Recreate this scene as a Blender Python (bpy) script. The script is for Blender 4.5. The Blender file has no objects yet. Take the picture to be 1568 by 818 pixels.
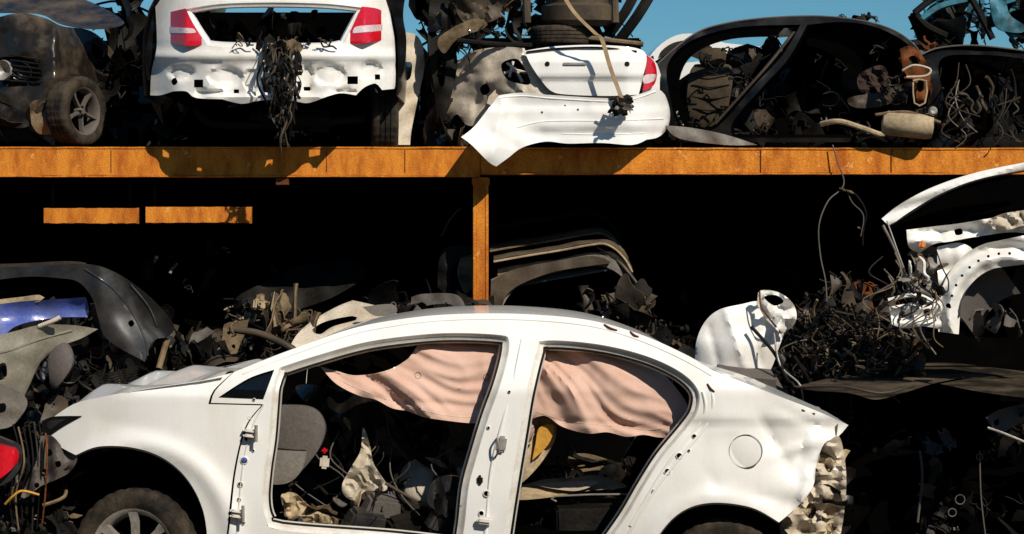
import bpy,bmesh,math,random
import numpy as np
from mathutils import Vector,Matrix,noise,geometry,Euler
K=2900.;ZC=1.76
def P(u,v,y):
    d=y+10; return Vector(((u-784)*d/K,y,ZC-(v-409)*d/K))
scene=bpy.context.scene
# ---------------------------------------------------------------- materials
def mat(name,col,rough=.5,metal=0,coat=0,dirt=None,amt=.5,ds=3,bump=.15,bs=60,spots=None,spot_amt=.0,streak=False,lo=.42,hi=.68,var=(.82,1.08),spec=.5):
    m=bpy.data.materials.new(name);m.use_nodes=True;nt=m.node_tree;N=nt.nodes;L=nt.links
    b=N['Principled BSDF'];tc=N.new('ShaderNodeTexCoord');mp=N.new('ShaderNodeMapping')
    L.new(tc.outputs['Object'],mp.inputs[0])
    if streak: mp.inputs['Scale'].default_value=(1.6,1.6,.55)
    n=N.new('ShaderNodeTexNoise');n.inputs['Scale'].default_value=ds;n.inputs['Detail'].default_value=5;n.inputs['Roughness'].default_value=.68
    L.new(mp.outputs[0],n.inputs['Vector'])
    r=N.new('ShaderNodeMapRange');r.inputs[1].default_value=lo;r.inputs[2].default_value=hi;r.inputs[4].default_value=amt
    L.new(n.outputs['Fac'],r.inputs[0])
    mx=N.new('ShaderNodeMix');mx.data_type='RGBA'
    dirt=dirt or tuple(c*.55 for c in col)
    mx.inputs[6].default_value=(*col,1);mx.inputs[7].default_value=(*dirt,1)
    L.new(r.outputs[0],mx.inputs[0]);out=mx.outputs[2]
    n2=N.new('ShaderNodeTexNoise');n2.inputs['Scale'].default_value=bs;n2.inputs['Detail'].default_value=3
    L.new(tc.outputs['Object'],n2.inputs['Vector'])
    r2=N.new('ShaderNodeMapRange');r2.inputs[1].default_value=.3;r2.inputs[2].default_value=.7;r2.inputs[3].default_value=var[0];r2.inputs[4].default_value=var[1]
    L.new(n2.outputs['Fac'],r2.inputs[0])
    vm=N.new('ShaderNodeVectorMath');vm.operation='SCALE';L.new(out,vm.inputs[0]);L.new(r2.outputs[0],vm.inputs['Scale']);out=vm.outputs[0]
    if spots:
        n3=N.new('ShaderNodeTexNoise');n3.inputs['Scale'].default_value=ds*2.3;n3.inputs['Detail'].default_value=7;n3.inputs['Roughness'].default_value=.75
        L.new(tc.outputs['Object'],n3.inputs['Vector'])
        r3=N.new('ShaderNodeMapRange');r3.inputs[1].default_value=.62-spot_amt;r3.inputs[2].default_value=.66-spot_amt
        L.new(n3.outputs['Fac'],r3.inputs[0])
        mx2=N.new('ShaderNodeMix');mx2.data_type='RGBA';L.new(r3.outputs[0],mx2.inputs[0]);L.new(out,mx2.inputs[6]);mx2.inputs[7].default_value=(*spots,1);out=mx2.outputs[2]
    L.new(out,b.inputs['Base Color'])
    rr=N.new('ShaderNodeMapRange');rr.inputs[3].default_value=rough;rr.inputs[4].default_value=min(1,rough+.3);L.new(r.outputs[0],rr.inputs[0]);L.new(rr.outputs[0],b.inputs['Roughness'])
    b.inputs['Metallic'].default_value=metal;b.inputs['Coat Weight'].default_value=coat;b.inputs['Coat Roughness'].default_value=.08
    b.inputs['Specular IOR Level'].default_value=spec
    bp=N.new('ShaderNodeBump');bp.inputs['Strength'].default_value=bump;bp.inputs['Distance'].default_value=.01
    L.new(n2.outputs['Fac'],bp.inputs['Height']);L.new(bp.outputs[0],b.inputs['Normal'])
    return m
WHITE=mat('white_car_paint',(.82,.81,.775),.25,coat=.8,dirt=(.60,.54,.44),amt=.42,ds=2.2,bump=.006,bs=90,spots=(.34,.22,.12),spot_amt=-.07,var=(.975,1.02),streak=True,lo=.45,hi=.75)
WHITE2=mat('white_primer_paint',(.79,.775,.735),.38,coat=.3,dirt=(.52,.45,.35),amt=.5,ds=4,bump=.03,bs=60,spots=(.2,.11,.06),spot_amt=-.05,var=(.95,1.03))
JAMB=mat('white_jamb_paint',(.72,.70,.65),.45,dirt=(.45,.38,.28),amt=.65,ds=6,bump=.05,bs=60,spots=(.14,.08,.04),spot_amt=-.04,var=(.93,1.03))
CREAM=mat('cream_paint',(.62,.54,.42),.42,dirt=(.38,.29,.19),amt=.7,ds=2.5,bump=.06,spec=.35,coat=.15)
BROWN=mat('dusty_brown_paint',(.045,.034,.024),.5,dirt=(.11,.08,.048),amt=.8,ds=3,bump=.12,spec=.25)
CHAR=mat('dusty_charcoal_paint',(.016,.013,.010),.35,dirt=(.13,.095,.06),amt=.8,ds=2.2,bump=.08,coat=.25,lo=.44,hi=.66,spec=.2)
BLACK=mat('black_car_paint',(.004,.004,.0045),.3,coat=.3,dirt=(.014,.011,.008),amt=.6,ds=4,bump=.03,spec=.1)
DARK=mat('dark_scrap',(.005,.0045,.004),.55,dirt=(.018,.014,.009),amt=.8,ds=6,bump=.3,spec=.15)
VDARK=mat('shade_black',(.0012,.0012,.0012),.95,dirt=(.0025,.002,.0018),amt=.8,ds=4,bump=.2,spec=.0)  # near-black base colour stands in for deep shade under and behind parts
GREYP=mat('grey_plastic',(.018,.018,.019),.28,coat=.35,dirt=(.055,.047,.037),amt=.6,ds=5,bump=.02,spec=.5)
LGREY=mat('light_grey_plastic',(.2,.18,.155),.5,dirt=(.09,.07,.05),amt=.7,ds=5,spec=.3)
SEAT=mat('seat_back_plastic',(.11,.095,.085),.6,dirt=(.07,.058,.047),amt=.5,ds=3,bump=.1,spec=.2)
SILV=mat('dusty_aluminium',(.42,.4,.36),.45,metal=.5,dirt=(.16,.12,.08),amt=.8,ds=8,bump=.2)
TAN=mat('dusty_tan_metal',(.20,.14,.078),.7,dirt=(.05,.035,.02),amt=.9,ds=7,bump=.3,spec=.2)
TAN2=mat('dusty_tan_plastic',(.44,.34,.21),.7,dirt=(.17,.12,.07),amt=.8,ds=7,bump=.2,spec=.2)
RUST=mat('rusty_steel',(.70,.245,.026),.7,metal=.0,dirt=(.42,.11,.016),amt=.95,ds=4.5,bump=.4,bs=110,streak=True,lo=.42,hi=.62,spots=(.75,.38,.11),spot_amt=.015,var=(.72,1.15),spec=.15)
RUST2=mat('dark_rust',(.19,.06,.018),.8,dirt=(.04,.02,.01),amt=.9,ds=6,bump=.5,spec=.1)
RED=mat('red_lamp_lens',(.62,.006,.018),.1,coat=1,dirt=(.4,.01,.015),amt=.5,ds=8,bump=.03)
LENS=mat('clear_lamp_lens',(.72,.58,.58),.12,coat=1,dirt=(.5,.22,.22),amt=.6,ds=9,bump=.03)
RUB=mat('tyre_rubber',(.014,.012,.010),.8,dirt=(.085,.064,.042),amt=.8,ds=6,bump=.3,spec=.15)
GLASS=mat('dark_glass',(.004,.005,.006),.1,coat=.6,dirt=(.02,.017,.014),amt=.4,ds=5,bump=.02,spec=.2)
PINK=mat('pink_airbag_fabric',(.63,.42,.335),.9,dirt=(.49,.29,.205),amt=.6,ds=4,bump=.2,bs=250,var=(.9,1.05),spec=.1)
CLOTH=mat('dirty_white_fabric',(.58,.51,.40),.95,dirt=(.3,.24,.16),amt=.7,ds=7,bump=.3,bs=200,spec=.1)
BLUE=mat('blue_car_paint',(.06,.10,.38),.35,coat=.4,dirt=(.16,.17,.28),amt=.7,ds=6)
TEAL=mat('teal_paint',(.05,.2,.27),.5,dirt=(.03,.04,.04),amt=.8,ds=8,spec=.2)
YEL=mat('yellow_plastic',(.6,.3,.03),.6,ds=8)
STRAP=mat('dusty_strap',(.36,.26,.15),.85,dirt=(.18,.12,.07),amt=.8,ds=15,spec=.1)
GROUND=mat('dirt_ground',(.07,.055,.04),.95,dirt=(.03,.025,.018),amt=.8,ds=2,bump=.6,bs=20,spec=.1)
# ---------------------------------------------------------------- helpers
class MB:
    def __init__(s): s.v=[];s.f=[];s.m=[];s.mats=[]
    def mi(s,m):
        if m not in s.mats:s.mats.append(m)
        return s.mats.index(m)
    def add(s,vs,fs,m):
        o=len(s.v);s.v.extend([tuple(x) for x in vs]);k=s.mi(m)
        for f in fs:s.f.append([i+o for i in f]);s.m.append(k)
    def build(s,name,parent=None,ang=38):
        me=bpy.data.meshes.new(name);me.from_pydata(s.v,[],s.f)
        for m in s.mats:me.materials.append(m)
        me.polygons.foreach_set('material_index',s.m);me.polygons.foreach_set('use_smooth',[True]*len(s.f))
        me.update();me.set_sharp_from_angle(angle=math.radians(ang))
        o=bpy.data.objects.new(name,me);scene.collection.objects.link(o)
        if parent:
            o.parent=parent;o.matrix_parent_inverse=Matrix.Translation(-parent.location)
        return o
def empty(name,loc):
    e=bpy.data.objects.new(name,None);e.location=loc;e.empty_display_size=.3;scene.collection.objects.link(e);return e
def sm(pts,res=10,closed=True):
    n=len(pts);out=[];C=[len(p)>2 for p in pts];A=[Vector((p[0],p[1])) for p in pts]
    rng=range(n if closed else n-1)
    for i in rng:
        p1,p2=A[i],A[(i+1)%n]
        p0=A[i-1] if (not C[i] and (closed or i>0)) else p1
        p3=A[(i+2)%n] if (not C[(i+1)%n] and (closed or i<n-2)) else p2
        k=max(1,int(math.ceil((p2-p1).length/res)))
        for j in range(k):
            t=j/k;t2=t*t;t3=t2*t
            out.append(.5*((2*p1)+(p2-p0)*t+(2*p0-5*p1+4*p2-p3)*t2+(3*p1-p0-3*p2+p3)*t3))
    if not closed:out.append(A[-1])
    return out
def inside(poly,X,Y):
    r=np.zeros(len(X),bool);n=len(poly)
    for i in range(n):
        x1,y1=poly[i];x2,y2=poly[(i+1)%n]
        if y1==y2:continue
        c=((y1>Y)!=(y2>Y))&(X<(x2-x1)*(Y-y1)/(y2-y1)+x1);r^=c
    return r
def tri(outer,holes,res):
    """constrained triangulation of an outline with holes"""
    loops=[outer]+holes;V=[];E=[]
    for lp in loops:
        o=len(V);V+=[Vector(p) for p in lp];E+=[(o+i,o+(i+1)%len(lp)) for i in range(len(lp))]
    B=np.array([tuple(p) for p in V])
    x0,y0=B.min(0);x1,y1=B.max(0);gx=[];gy=[];row=0;y=y0+res*.5
    while y<y1:
        x=x0+(res*.5 if row%2 else 0)
        while x<x1:gx.append(x);gy.append(y);x+=res
        y+=res*.87;row+=1
    if gx:
        gx=np.array(gx);gy=np.array(gy);k=inside(outer,gx,gy)
        for h in holes:k&=~inside(h,gx,gy)
        gx=gx[k];gy=gy[k]
        if len(gx):
            d=np.min((gx[:,None]-B[None,:,0])**2+(gy[:,None]-B[None,:,1])**2,axis=1);k=d>(res*.55)**2
            V+=[Vector((a,b)) for a,b in zip(gx[k],gy[k])]
    r=geometry.delaunay_2d_cdt(V,E,[],0,1e-4)
    vs=r[0];fs=r[2];cx=np.array([sum(vs[i].x for i in f)/len(f) for f in fs]);cy=np.array([sum(vs[i].y for i in f)/len(f) for f in fs])
    k=inside(outer,cx,cy)
    for h in holes:k&=~inside(h,cx,cy)
    return vs,[list(f) for f,kk in zip(fs,k) if kk]
def rim(fs):
    c={}
    for f in fs:
        for i in range(len(f)):
            a,b=f[i],f[(i+1)%len(f)];c[(a,b)]=1
    return [(a,b) for (a,b) in c if (b,a) not in c]
def panel(mb,outer,holes=[],y=0,m=WHITE,res=12,t=.006,post=None):
    """sheet-metal part: outline on its own plane, pressed to depth profile y(u,v), thickness t"""
    yf=y if callable(y) else (lambda u,v:y)
    o=sm(outer,res);hs=[sm(h,res*.8) for h in holes]
    vs,fs=tri(o,hs,res)
    F=[P(p.x,p.y,yf(p.x,p.y)) for p in vs]
    if post:F=[post(p) for p in F]
    n=len(F);Bk=[p+Vector((0,t,0)) for p in F]
    G=fs+[[i+n for i in reversed(f)] for f in fs]+[[b,a,a+n,b+n] for a,b in rim(fs)]
    mb.add(F+Bk,G,m)
def lip(mb,hole,steps,yf,m,res=10):
    """flange rings stepping inward from a hole outline; steps=(inset px, extra depth)"""
    h=sm(hole,res);n=len(h);area=sum(h[i].x*h[(i+1)%n].y-h[(i+1)%n].x*h[i].y for i in range(n));s=1 if area>0 else -1
    nr=[]
    for i in range(n):
        tdir=(h[(i+2)%n]-h[i-2]).normalized();nr.append(Vector((-tdir.y,tdir.x))*s)
    rings=[]
    for ins,dy in [(0,0)]+steps:
        rings.append([P(h[i].x+nr[i].x*ins,h[i].y+nr[i].y*ins,yf(h[i].x,h[i].y)+dy) for i in range(n)])
    vs=[p for r in rings for p in r];fs=[]
    for k in range(len(rings)-1):
        for i in range(n):
            j=(i+1)%n;fs.append([k*n+i,k*n+j,(k+1)*n+j,(k+1)*n+i])
    mb.add(vs,fs,m);return rings
def loft(mb,curves,m,closed=False,t=0):
    n=len(curves[0]);vs=[p for c in curves for p in c];fs=[]
    for k in range(len(curves)-1):
        for i in range(n if closed else n-1):
            j=(i+1)%n;fs.append([k*n+i,k*n+j,(k+1)*n+j,(k+1)*n+i])
    if t:
        vs,fs=solid(vs,fs,t)
    mb.add(vs,fs,m)
def solid(vs,fs,t):
    nm=[Vector() for _ in vs]
    for f in fs:
        nn=(vs[f[1]]-vs[f[0]]).cross(vs[f[-1]]-vs[f[0]])
        for i in f:nm[i]+=nn
    b=[v-(q.normalized() if q.length>0 else Vector((0,0,1)))*t for v,q in zip(vs,nm)];n=len(vs)
    return list(vs)+b, fs+[[i+n for i in reversed(f)] for f in fs]+[[q,a,a+n,q+n] for a,q in rim(fs)]
def cr3(pts,k=6):
    out=[];n=len(pts);A=[Vector(p) for p in pts]
    for i in range(n-1):
        p1,p2=A[i],A[i+1];p0=A[i-1] if i else p1;p3=A[i+2] if i<n-2 else p2
        for j in range(k):
            t=j/k;t2=t*t;t3=t2*t
            out.append(.5*((2*p1)+(p2-p0)*t+(2*p0-5*p1+4*p2-p3)*t2+(3*p1-p0-3*p2+p3)*t3))
    out.append(A[-1]);return out
def tube(mb,pts,r,m,seg=8,k=6,closed=False,flat=1):
    c=cr3(pts,k) if k>1 else [Vector(p) for p in pts]
    if closed:c=c[:-1]
    n=len(c);up=Vector((0.13,.31,.94));vs=[];fs=[]
    for i,p in enumerate(c):
        d=(c[(i+1)%n]-c[i-1]) if closed else (c[min(i+1,n-1)]-c[max(i-1,0)])
        d=d.normalized() if d.length>1e-9 else Vector((1,0,0))
        a=d.cross(up); a=a.normalized() if a.length>1e-4 else Vector((1,0,0)); b=d.cross(a);up=-b if (-b).dot(up)>0 else b
        b=a.cross(d)
        rr=r(i/(n-1)) if callable(r) else r
        for j in range(seg):
            w=2*math.pi*j/seg;vs.append(p+a*math.cos(w)*rr+b*math.sin(w)*rr*flat)
    for i in range(n if closed else n-1):
        for j in range(seg):
            q=(j+1)%seg;i2=(i+1)%n;fs.append([i*seg+j,i*seg+q,i2*seg+q,i2*seg+j])
    if not closed:fs.append(list(range(seg))[::-1]);fs.append([(n-1)*seg+j for j in range(seg)])
    mb.add(vs,fs,m)
def ptube(mb,uvy,r,m,**k): tube(mb,[P(*q) for q in uvy],r,m,**k)
def basis(ax):
    ax=Vector(ax).normalized();a=ax.cross(Vector((0,0,1)))
    a=a.normalized() if a.length>1e-3 else Vector((1,0,0));return a,ax.cross(a),ax
def lathe(mb,c,ax,prof,m,seg=32,mod=None,a0=0,a1=2*math.pi):
    a,b,x=basis(ax);c=Vector(c);vs=[];fs=[];full=abs(a1-a0-2*math.pi)<1e-6;ns=seg if full else seg+1
    for j in range(ns):
        w=a0+(a1-a0)*j/seg
        for q,(r,h) in enumerate(prof):
            rr=r*(mod(j,q) if mod else 1);vs.append(c+a*math.cos(w)*rr+b*math.sin(w)*rr+x*h)
    n=len(prof)
    for j in range(seg):
        k=(j+1)%ns
        for q in range(n-1):fs.append([j*n+q,k*n+q,k*n+q+1,j*n+q+1])
    mb.add(vs,fs,m)
_bm=bmesh.new();bmesh.ops.create_cube(_bm,size=1);bmesh.ops.bevel(_bm,geom=_bm.edges[:],offset=.07,segments=2,affect='EDGES')
_bm.verts.index_update();BXV=[v.co.copy() for v in _bm.verts];BXF=[[v.index for v in f.verts] for f in _bm.faces];_bm.free()
def box(mb,c,s,m,rot=(0,0,0),taper=0,bev=.012):
    R=Euler(rot).to_matrix();vs=[]
    for v in BXV:
        q=[]
        for i in range(3):
            h=s[i]/2;a=abs(v[i])*2; sg=1 if v[i]>0 else -1
            ins=(1-a)/.14*min(bev,h*.6)*1.0 if a>.8 else None
            q.append(sg*(h-ins) if ins is not None else v[i]*s[i])
        k=1-taper*(q[2]/s[2]+.5) if s[2] else 1
        vs.append(R@Vector((q[0]*k,q[1]*k,q[2]))+Vector(c))
    mb.add(vs,BXF,m)
def wheel(mb,c,R,W,ax,spokes=5,rimm=SILV,wide=.09,rimR=.66,dish=.32):
    x=Vector(ax).normalized();c=Vector(c)
    pr=[(rimR*R,-.42*W),(.72*R,-.48*W),(.84*R,-.53*W),(.94*R,-.49*W),(.985*R,-.42*W),(R,-.33*W)]
    for g in (-.2,0,.2):pr+=[(R,(g-.025)*W),(.965*R,(g-.015)*W),(.965*R,(g+.015)*W),(R,(g+.025)*W)]
    pr+=[(R,.33*W),(.985*R,.42*W),(.94*R,.49*W),(.84*R,.53*W),(.72*R,.48*W),(rimR*R,.42*W)]
    n=len(pr)
    lathe(mb,c,x,pr,RUB,96,mod=lambda j,q:(.982 if (j%3==0 and 3<=q<n-3) else 1))
    r=rimR*R
    lathe(mb,c,x,[(r*1.01,-.43*W),(r*.94,-.40*W),(r*.9,-.2*W),(r*.88,.2*W),(r*.93,.38*W),(r*.99,.43*W),(r*1.03,.45*W),(r*1.01,.41*W)],rimm,48)
    lathe(mb,c,x,[(0,.05*W),(r*.5,.06*W),(r*.9,-.1*W)],VDARK,32)
    lathe(mb,c,x,[(0,dish*W+.01),(r*.12,dish*W+.01),(r*.17,dish*W),(r*.24,dish*W-.01),(r*.24,0)],rimm,24)
    a,b,_=basis(x)
    for i in range(spokes):
        w=2*math.pi*(i+.3)/spokes;dr=a*math.cos(w)+b*math.sin(w);tn=x.cross(dr)
        st=[];
        for k,(rr,ww,h) in enumerate([(.15,.9,dish),(.4,.75,dish*.95),(.7,.8,dish*1.02),(.96,1.25,.40)]):
            q=c+dr*rr*r;wd=wide*R*ww
            st.append([q-tn*wd+x*(h*W-.03),q-tn*wd*.85+x*(h*W),q+tn*wd*.85+x*(h*W),q+tn*wd+x*(h*W-.03)])
        loft(mb,st,rimm)
    for i in range(5):
        w=2*math.pi*i/5;p=c+(a*math.cos(w)+b*math.sin(w))*r*.19
        lathe(mb,p,x,[(0,dish*W+.012),(.008,dish*W+.012),(.009,dish*W-.01)],DARK,8)
def _tmpl(seed):
    rg=random.Random(seed);n=rg.randint(6,9)
    o=[]
    for i in range(n):
        w=2*math.pi*i/n;r=rg.uniform(.3,.62);o.append((math.cos(w)*r*100*1.3,math.sin(w)*r*80)+((1,) if rg.random()<.5 else ()))
    hs=[]
    for k in range(rg.randint(1,3)):
        cx,cy=rg.uniform(-22,22),rg.uniform(-14,14);r=rg.uniform(4,8)
        if all((cx-a)**2+(cy-b)**2>(r+q+4)**2 for a,b,q in hs):hs.append((cx,cy,r))
    hl=[sm([(a+q*math.cos(i*math.pi/3),b+q*math.sin(i*math.pi/3)) for i in range(6)],8) for a,b,q in hs]
    return tri(sm(o,14),hl,16)
TM=[]
for s_ in range(12):
    try:TM.append(_tmpl(s_))
    except Exception as e:pass
def rot_r(rg):
    return Euler((rg.uniform(0,6.28),rg.uniform(0,6.28),rg.uniform(0,6.28))).to_matrix()
def junk(mb,rg,p,s,mats,kind=None):
    m=rg.choice(mats);R=rot_r(rg);p=Vector(p)
    k=kind if kind is not None else rg.choices([0,1,2,3,4,5,6],[4,2,3,2,1,3,3])[0]
    if k==0:
        nx,ny=7,5;a=rg.uniform(.6,1.2)*s;b=rg.uniform(.25,.6)*s;off=Vector((rg.uniform(0,99),0,0));bend=rg.uniform(-1.5,1.5)
        vs=[];
        for j in range(ny):
            for i in range(nx):
                x=(i/(nx-1)-.5);y=(j/(ny-1)-.5);z=bend*x*x*.5*s
                q=Vector((x*a,y*b*(1+.3*math.sin(5*x+off.x)),z));q+=noise.noise_vector(q*(3/s)+off)*s*.13
                if j in(0,ny-1):q.z-=.06*s
                vs.append(p+R@q)
        fs=[[j*nx+i,j*nx+i+1,(j+1)*nx+i+1,(j+1)*nx+i] for j in range(ny-1) for i in range(nx-1)]
        vs,fs=solid(vs,fs,.004);mb.add(vs,fs,m)
    elif k==1:
        pts=[p+R@Vector(((i/3-.5)*s*1.3,rg.uniform(-.25,.25)*s,rg.uniform(-.2,.2)*s)) for i in range(4)]
        tube(mb,pts,rg.uniform(.004,.014),m,k=4,seg=6)
    elif k==2:
        w=rg.uniform(.015,.045);h=w*rg.uniform(.4,.9);L=s*rg.uniform(.7,1.4);bend=rg.uniform(-.4,.4);cs=[]
        for i in range(7):
            x=(i/6-.5)*L;z=bend*x*x/L*2
            ww=w*(1+.25*math.sin(i*1.7+L*9))
            cs.append([p+R@Vector((x,yy,z+zz)) for yy,zz in[(-ww*1.5,0),(-ww,0),(-ww*.8,h),(ww*.8,h),(ww,0),(ww*1.5,0)]])
        loft(mb,cs,m,t=.003)
    elif k==3:
        a=s*.35;e=R.to_euler()
        box(mb,p,(a,a*rg.uniform(.5,.9),a*rg.uniform(.4,.8)),m,e,taper=rg.uniform(0,.35))
        for q in range(rg.randint(1,3)):
            ax=R@Vector(rg.choice([(1,0,0),(0,1,0),(0,0,1),(0,-1,0)]));r=a*rg.uniform(.12,.25)
            lathe(mb,p+ax*a*.3+R@Vector((rg.uniform(-.2,.2)*a,0,rg.uniform(-.15,.15)*a)),ax,[(r*.6,a*.1),(r*.6,a*.35),(r,a*.36),(r,a*.28),(r*1.05,0)],m,12)
    elif k==4:
        r=s*.25;ax=R@Vector((0,0,1));lathe(mb,p,ax,[(r*.25,0),(r*.3,.03),(r*.45,.035),(r*.5,.01),(r*.95,.01),(r,.015),(r,-.01),(r*.3,-.012),(r*.25,0)],m,24)
    elif k==5:
        for q in range(3):
            c=p.copy();pts=[c]
            for i in range(4):
                c=c+Vector((rg.uniform(-.3,.3),rg.uniform(-.15,.15),rg.uniform(-.3,.15)))*s;pts.append(c)
            tube(mb,pts,rg.uniform(.003,.006),m,seg=5,k=5)
    else:
        vs,fs=TM[rg.randrange(len(TM))];off=Vector((rg.uniform(0,99),5,0));b=rg.uniform(-1.2,1.2)
        W=[]
        for v in vs:
            q=Vector((v.x/100*s,v.y/100*s,0));q.z=b*q.x*q.x/s+.0;q+=noise.noise_vector(q*(2.5/s)+off)*s*.1
            W.append(p+R@q)
        W,F=solid(W,[list(f) for f in fs],.006);mb.add(W,F,m)
def scatter(mb,seed,n,u0,u1,v0,v1,y0,y1,s0,s1,mats,kind=None,edge=None):
    """v0 (top) sits at y1 (back), v1 (bottom) at y0 (front)"""
    rg=random.Random(seed)
    for i in range(n):
        u=rg.uniform(u0,u1);t=rg.random()
        vt=edge(u) if edge else v0
        v=vt+(v1-vt)*t;y=y1+(y0-y1)*t+rg.uniform(-.12,.12)
        junk(mb,rg,P(u,v,y),rg.uniform(s0,s1),mats,kind)
def nz(u,v,f=.02,s=0): return noise.noise(Vector((u*f,v*f,s)))
def ss(a,b,x):
    t=max(0,min(1,(x-a)/(b-a)));return t*t*(3-2*t)
# ================================================================= FRONT WHITE CAR
def seg_d(u,v,a,b):
    w=Vector((b[0]-a[0],b[1]-a[1]));q=Vector((u-a[0],v-a[1]));t=max(0,min(1,q.dot(w)/w.length_squared));return (q-w*t).length,t
CREASE=[((1165,640),(1225,740),12,.045),((1225,740),(1200,795),10,.03),((1180,700),(1262,672),10,-.04),((1235,655),(1215,735),8,.04),((1120,755),(1215,770),12,.022),((1195,625),(1275,664),8,.03),((1250,690),(1225,770),8,-.04),((1095,660),(1180,650),14,-.012),((140,640),(240,660),22,.008),((1010,560),(1075,590),8,.006),((1080,720),(1110,760),12,.01)]
def ycar(u,v):
    y=0
    if v<600:y+=((600-v)/118.)**1.25*.24
    if u<330:y+=((330-u)/260.)**2*.16
    if u>1080:y+=((u-1080)/220.)**2*.24
    y+=.022*ss(640,652,v)*(1-ss(652,740,v))*ss(1030,1080,u)
    y+=.05*ss(740,900,v)
    for cx,cy,R in((205,830,150),(1105,880,118)):
        d=math.hypot(u-cx,v-cy);y-=.028*math.exp(-((d-R)/16)**2)
    y+=.003*nz(u,v,.010,3)
    for a,b,w,h in CREASE:
        if abs(u-(a[0]+b[0])/2)<140:
            d,t=seg_d(u,v,a,b);y+=h*math.exp(-(d/w))*math.sin(math.pi*(.15+.7*t))
    if u>1150:
        k=ss(1150,1230,u);y+=k*(.04*nz(u,v,.018,11))
    return y
car=empty('scrapped_white_sedan',P(700,700,.9))
FD=[(428,563,1),(480,546),(560,524),(640,513),(700,510),(765,513),(779,520),(778,545),(766,590),(748,640),(730,700),(718,745),(712,800),(706,838,1),(600,826),(430,812),(408,795),(401,765),(404,720),(411,670),(415,620),(418,590)]
RD=[(822,535),(832,522),(890,524),(950,534),(1005,551),(1048,574),(1070,600),(1068,630),(1052,655),(1015,700),(988,742),(960,790),(925,840,1),(768,840,1),(775,790),(786,720),(796,660),(806,600)]
QW=[(334,609,1),(380,580),(420,566,1),(403,612,1)]
mb=MB()
side=[(358,570,1),(400,553),(450,534),(540,503),(620,488),(700,481),(800,481),(900,490),(980,512),(1050,543),(1100,571),(1180,602),(1250,629),(1299,651,1),(1284,668),(1262,680),(1250,712),(1245,745),(1222,775),(1193,800,1),(1150,777),(1090,770),(1045,783),(1010,818),(985,870,1),(985,915,1),(332,915,1),(350,818),(361,722),(378,654),(404,619,1),(323,617,1),(330,598)]
panel(mb,side,[FD,RD,QW],ycar,WHITE,res=8,t=.004)
mb.build('body_side',car,50)
mb=MB()
r=lip(mb,FD,[(2,.004),(5,.02),(12,.026),(14,.06),(16,.10)],ycar,JAMB)
tube(mb,r[3]+[r[3][0]],.006,DARK,seg=6,k=1,closed=True)
r=lip(mb,RD,[(2,.004),(5,.02),(12,.026),(14,.06),(16,.10)],ycar,JAMB)
tube(mb,r[3]+[r[3][0]],.007,DARK,seg=6,k=1,closed=True)
lip(mb,QW,[(1,.006),(2,.02)],ycar,DARK)
panel(mb,[(330,611,1),(380,577),(424,562,1),(405,616,1)],[],lambda u,v:ycar(u,v)+.016,GLASS,res=12)
for pts in([(1086,588),(1092,615),(1082,650),(1050,690),(1010,740),(985,780),(960,822)],[(1076,600),(1080,625),(1066,655),(1030,700),(1000,745),(965,805)]):
    ptube(mb,[(u,v,ycar(u,v)+.002) for u,v in pts],.009,WHITE,seg=8,k=5)
ptube(mb,[(u,v,ycar(u,v)+.002) for u,v in[(800,520),(790,570),(772,640),(752,720),(745,800),(742,840)]],.010,WHITE,seg=8)
ptube(mb,[(u,v,ycar(u,v)) for u,v in[(404,619),(384,660),(371,722),(362,818),(358,850)]],.005,JAMB,seg=6)
ptube(mb,[(u,v,ycar(u,v)+.001) for u,v in[(372,573),(450,543),(540,512),(620,497),(700,490),(800,490),(900,499),(975,520),(1040,548),(1090,576)]],.005,WHITE,seg=6)
# rusty torn roof-edge flake
for a,b in(((925,497),(945,506)),((965,508),(978,516)),((1083,588),(1094,600)),((1228,628),(1248,634))):
    ptube(mb,[(a[0],a[1],ycar(*a)-.002),((a[0]+b[0])/2,(a[1]+b[1])/2+1,ycar(*b)-.004),(b[0],b[1],ycar(*b)-.002)],.005,RUST2,seg=6)
mb.build('door_frames',car,45)
mb=MB();rg=random.Random(4)
def hole(u,v,r,yf=ycar,m=VDARK,ring=JAMB):  # painted near-black disc, set proud in a ring, gives the hole's dark
    c=P(u,v,yf(u,v)-.003);lathe(mb,c,(0,-1,0),[(0,0),(r,0)],m,16);lathe(mb,c,(0,-1,0),[(r*.95,-.004),(r*1.05,.004),(r*1.3,.003),(r*1.45,-.004)],ring,16)
for u,v,r in[(378,672,.012),(382,640,.007),(374,705,.016),(368,742,.012),(366,765,.009),(388,690,.006),(745,756,.014),(737,786,.012),(757,700,.008),(780,600,.006),(748,655,.007),(735,830,.01),(1063,668,.01),(1040,698,.014),(1022,722,.014),(1000,752,.008),(1055,690,.006),(1090,597,.006),(372,800,.01),(389,612,.006)]:hole(u,v,r)
lathe(mb,P(374,704,ycar(374,704)-.004),(0,-1,0),[(0,.012),(.012,.01),(.014,0)],BLUE,12)
for u,v in((383,660),(363,783),(383,668),(363,791)):
    box(mb,P(u,v,ycar(u,v)-.02),(.075,.05,.02),JAMB,(0,.15,.1));lathe(mb,P(u+9,v,ycar(u,v)-.045),(0,0,1),[(0,-.03),(.009,-.03),(.009,.03),(0,.03)],SILV,10)
    lathe(mb,P(u-6,v,ycar(u,v)-.03),(0,-1,0),[(0,.012),(.008,.012),(.009,0)],DARK,6)
box(mb,P(768,680,ycar(768,680)-.012),(.05,.02,.085),SILV,(0,.15,0));tube(mb,[P(762,670,-.01),P(762,672,-.06),P(764,690,-.06),P(764,692,-.01)],.006,SILV,k=4)
box(mb,P(742,797,-.01),(.08,.03,.04),JAMB,(0,.1,0));box(mb,P(735,735,-.005),(.03,.02,.05),DARK)
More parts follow.
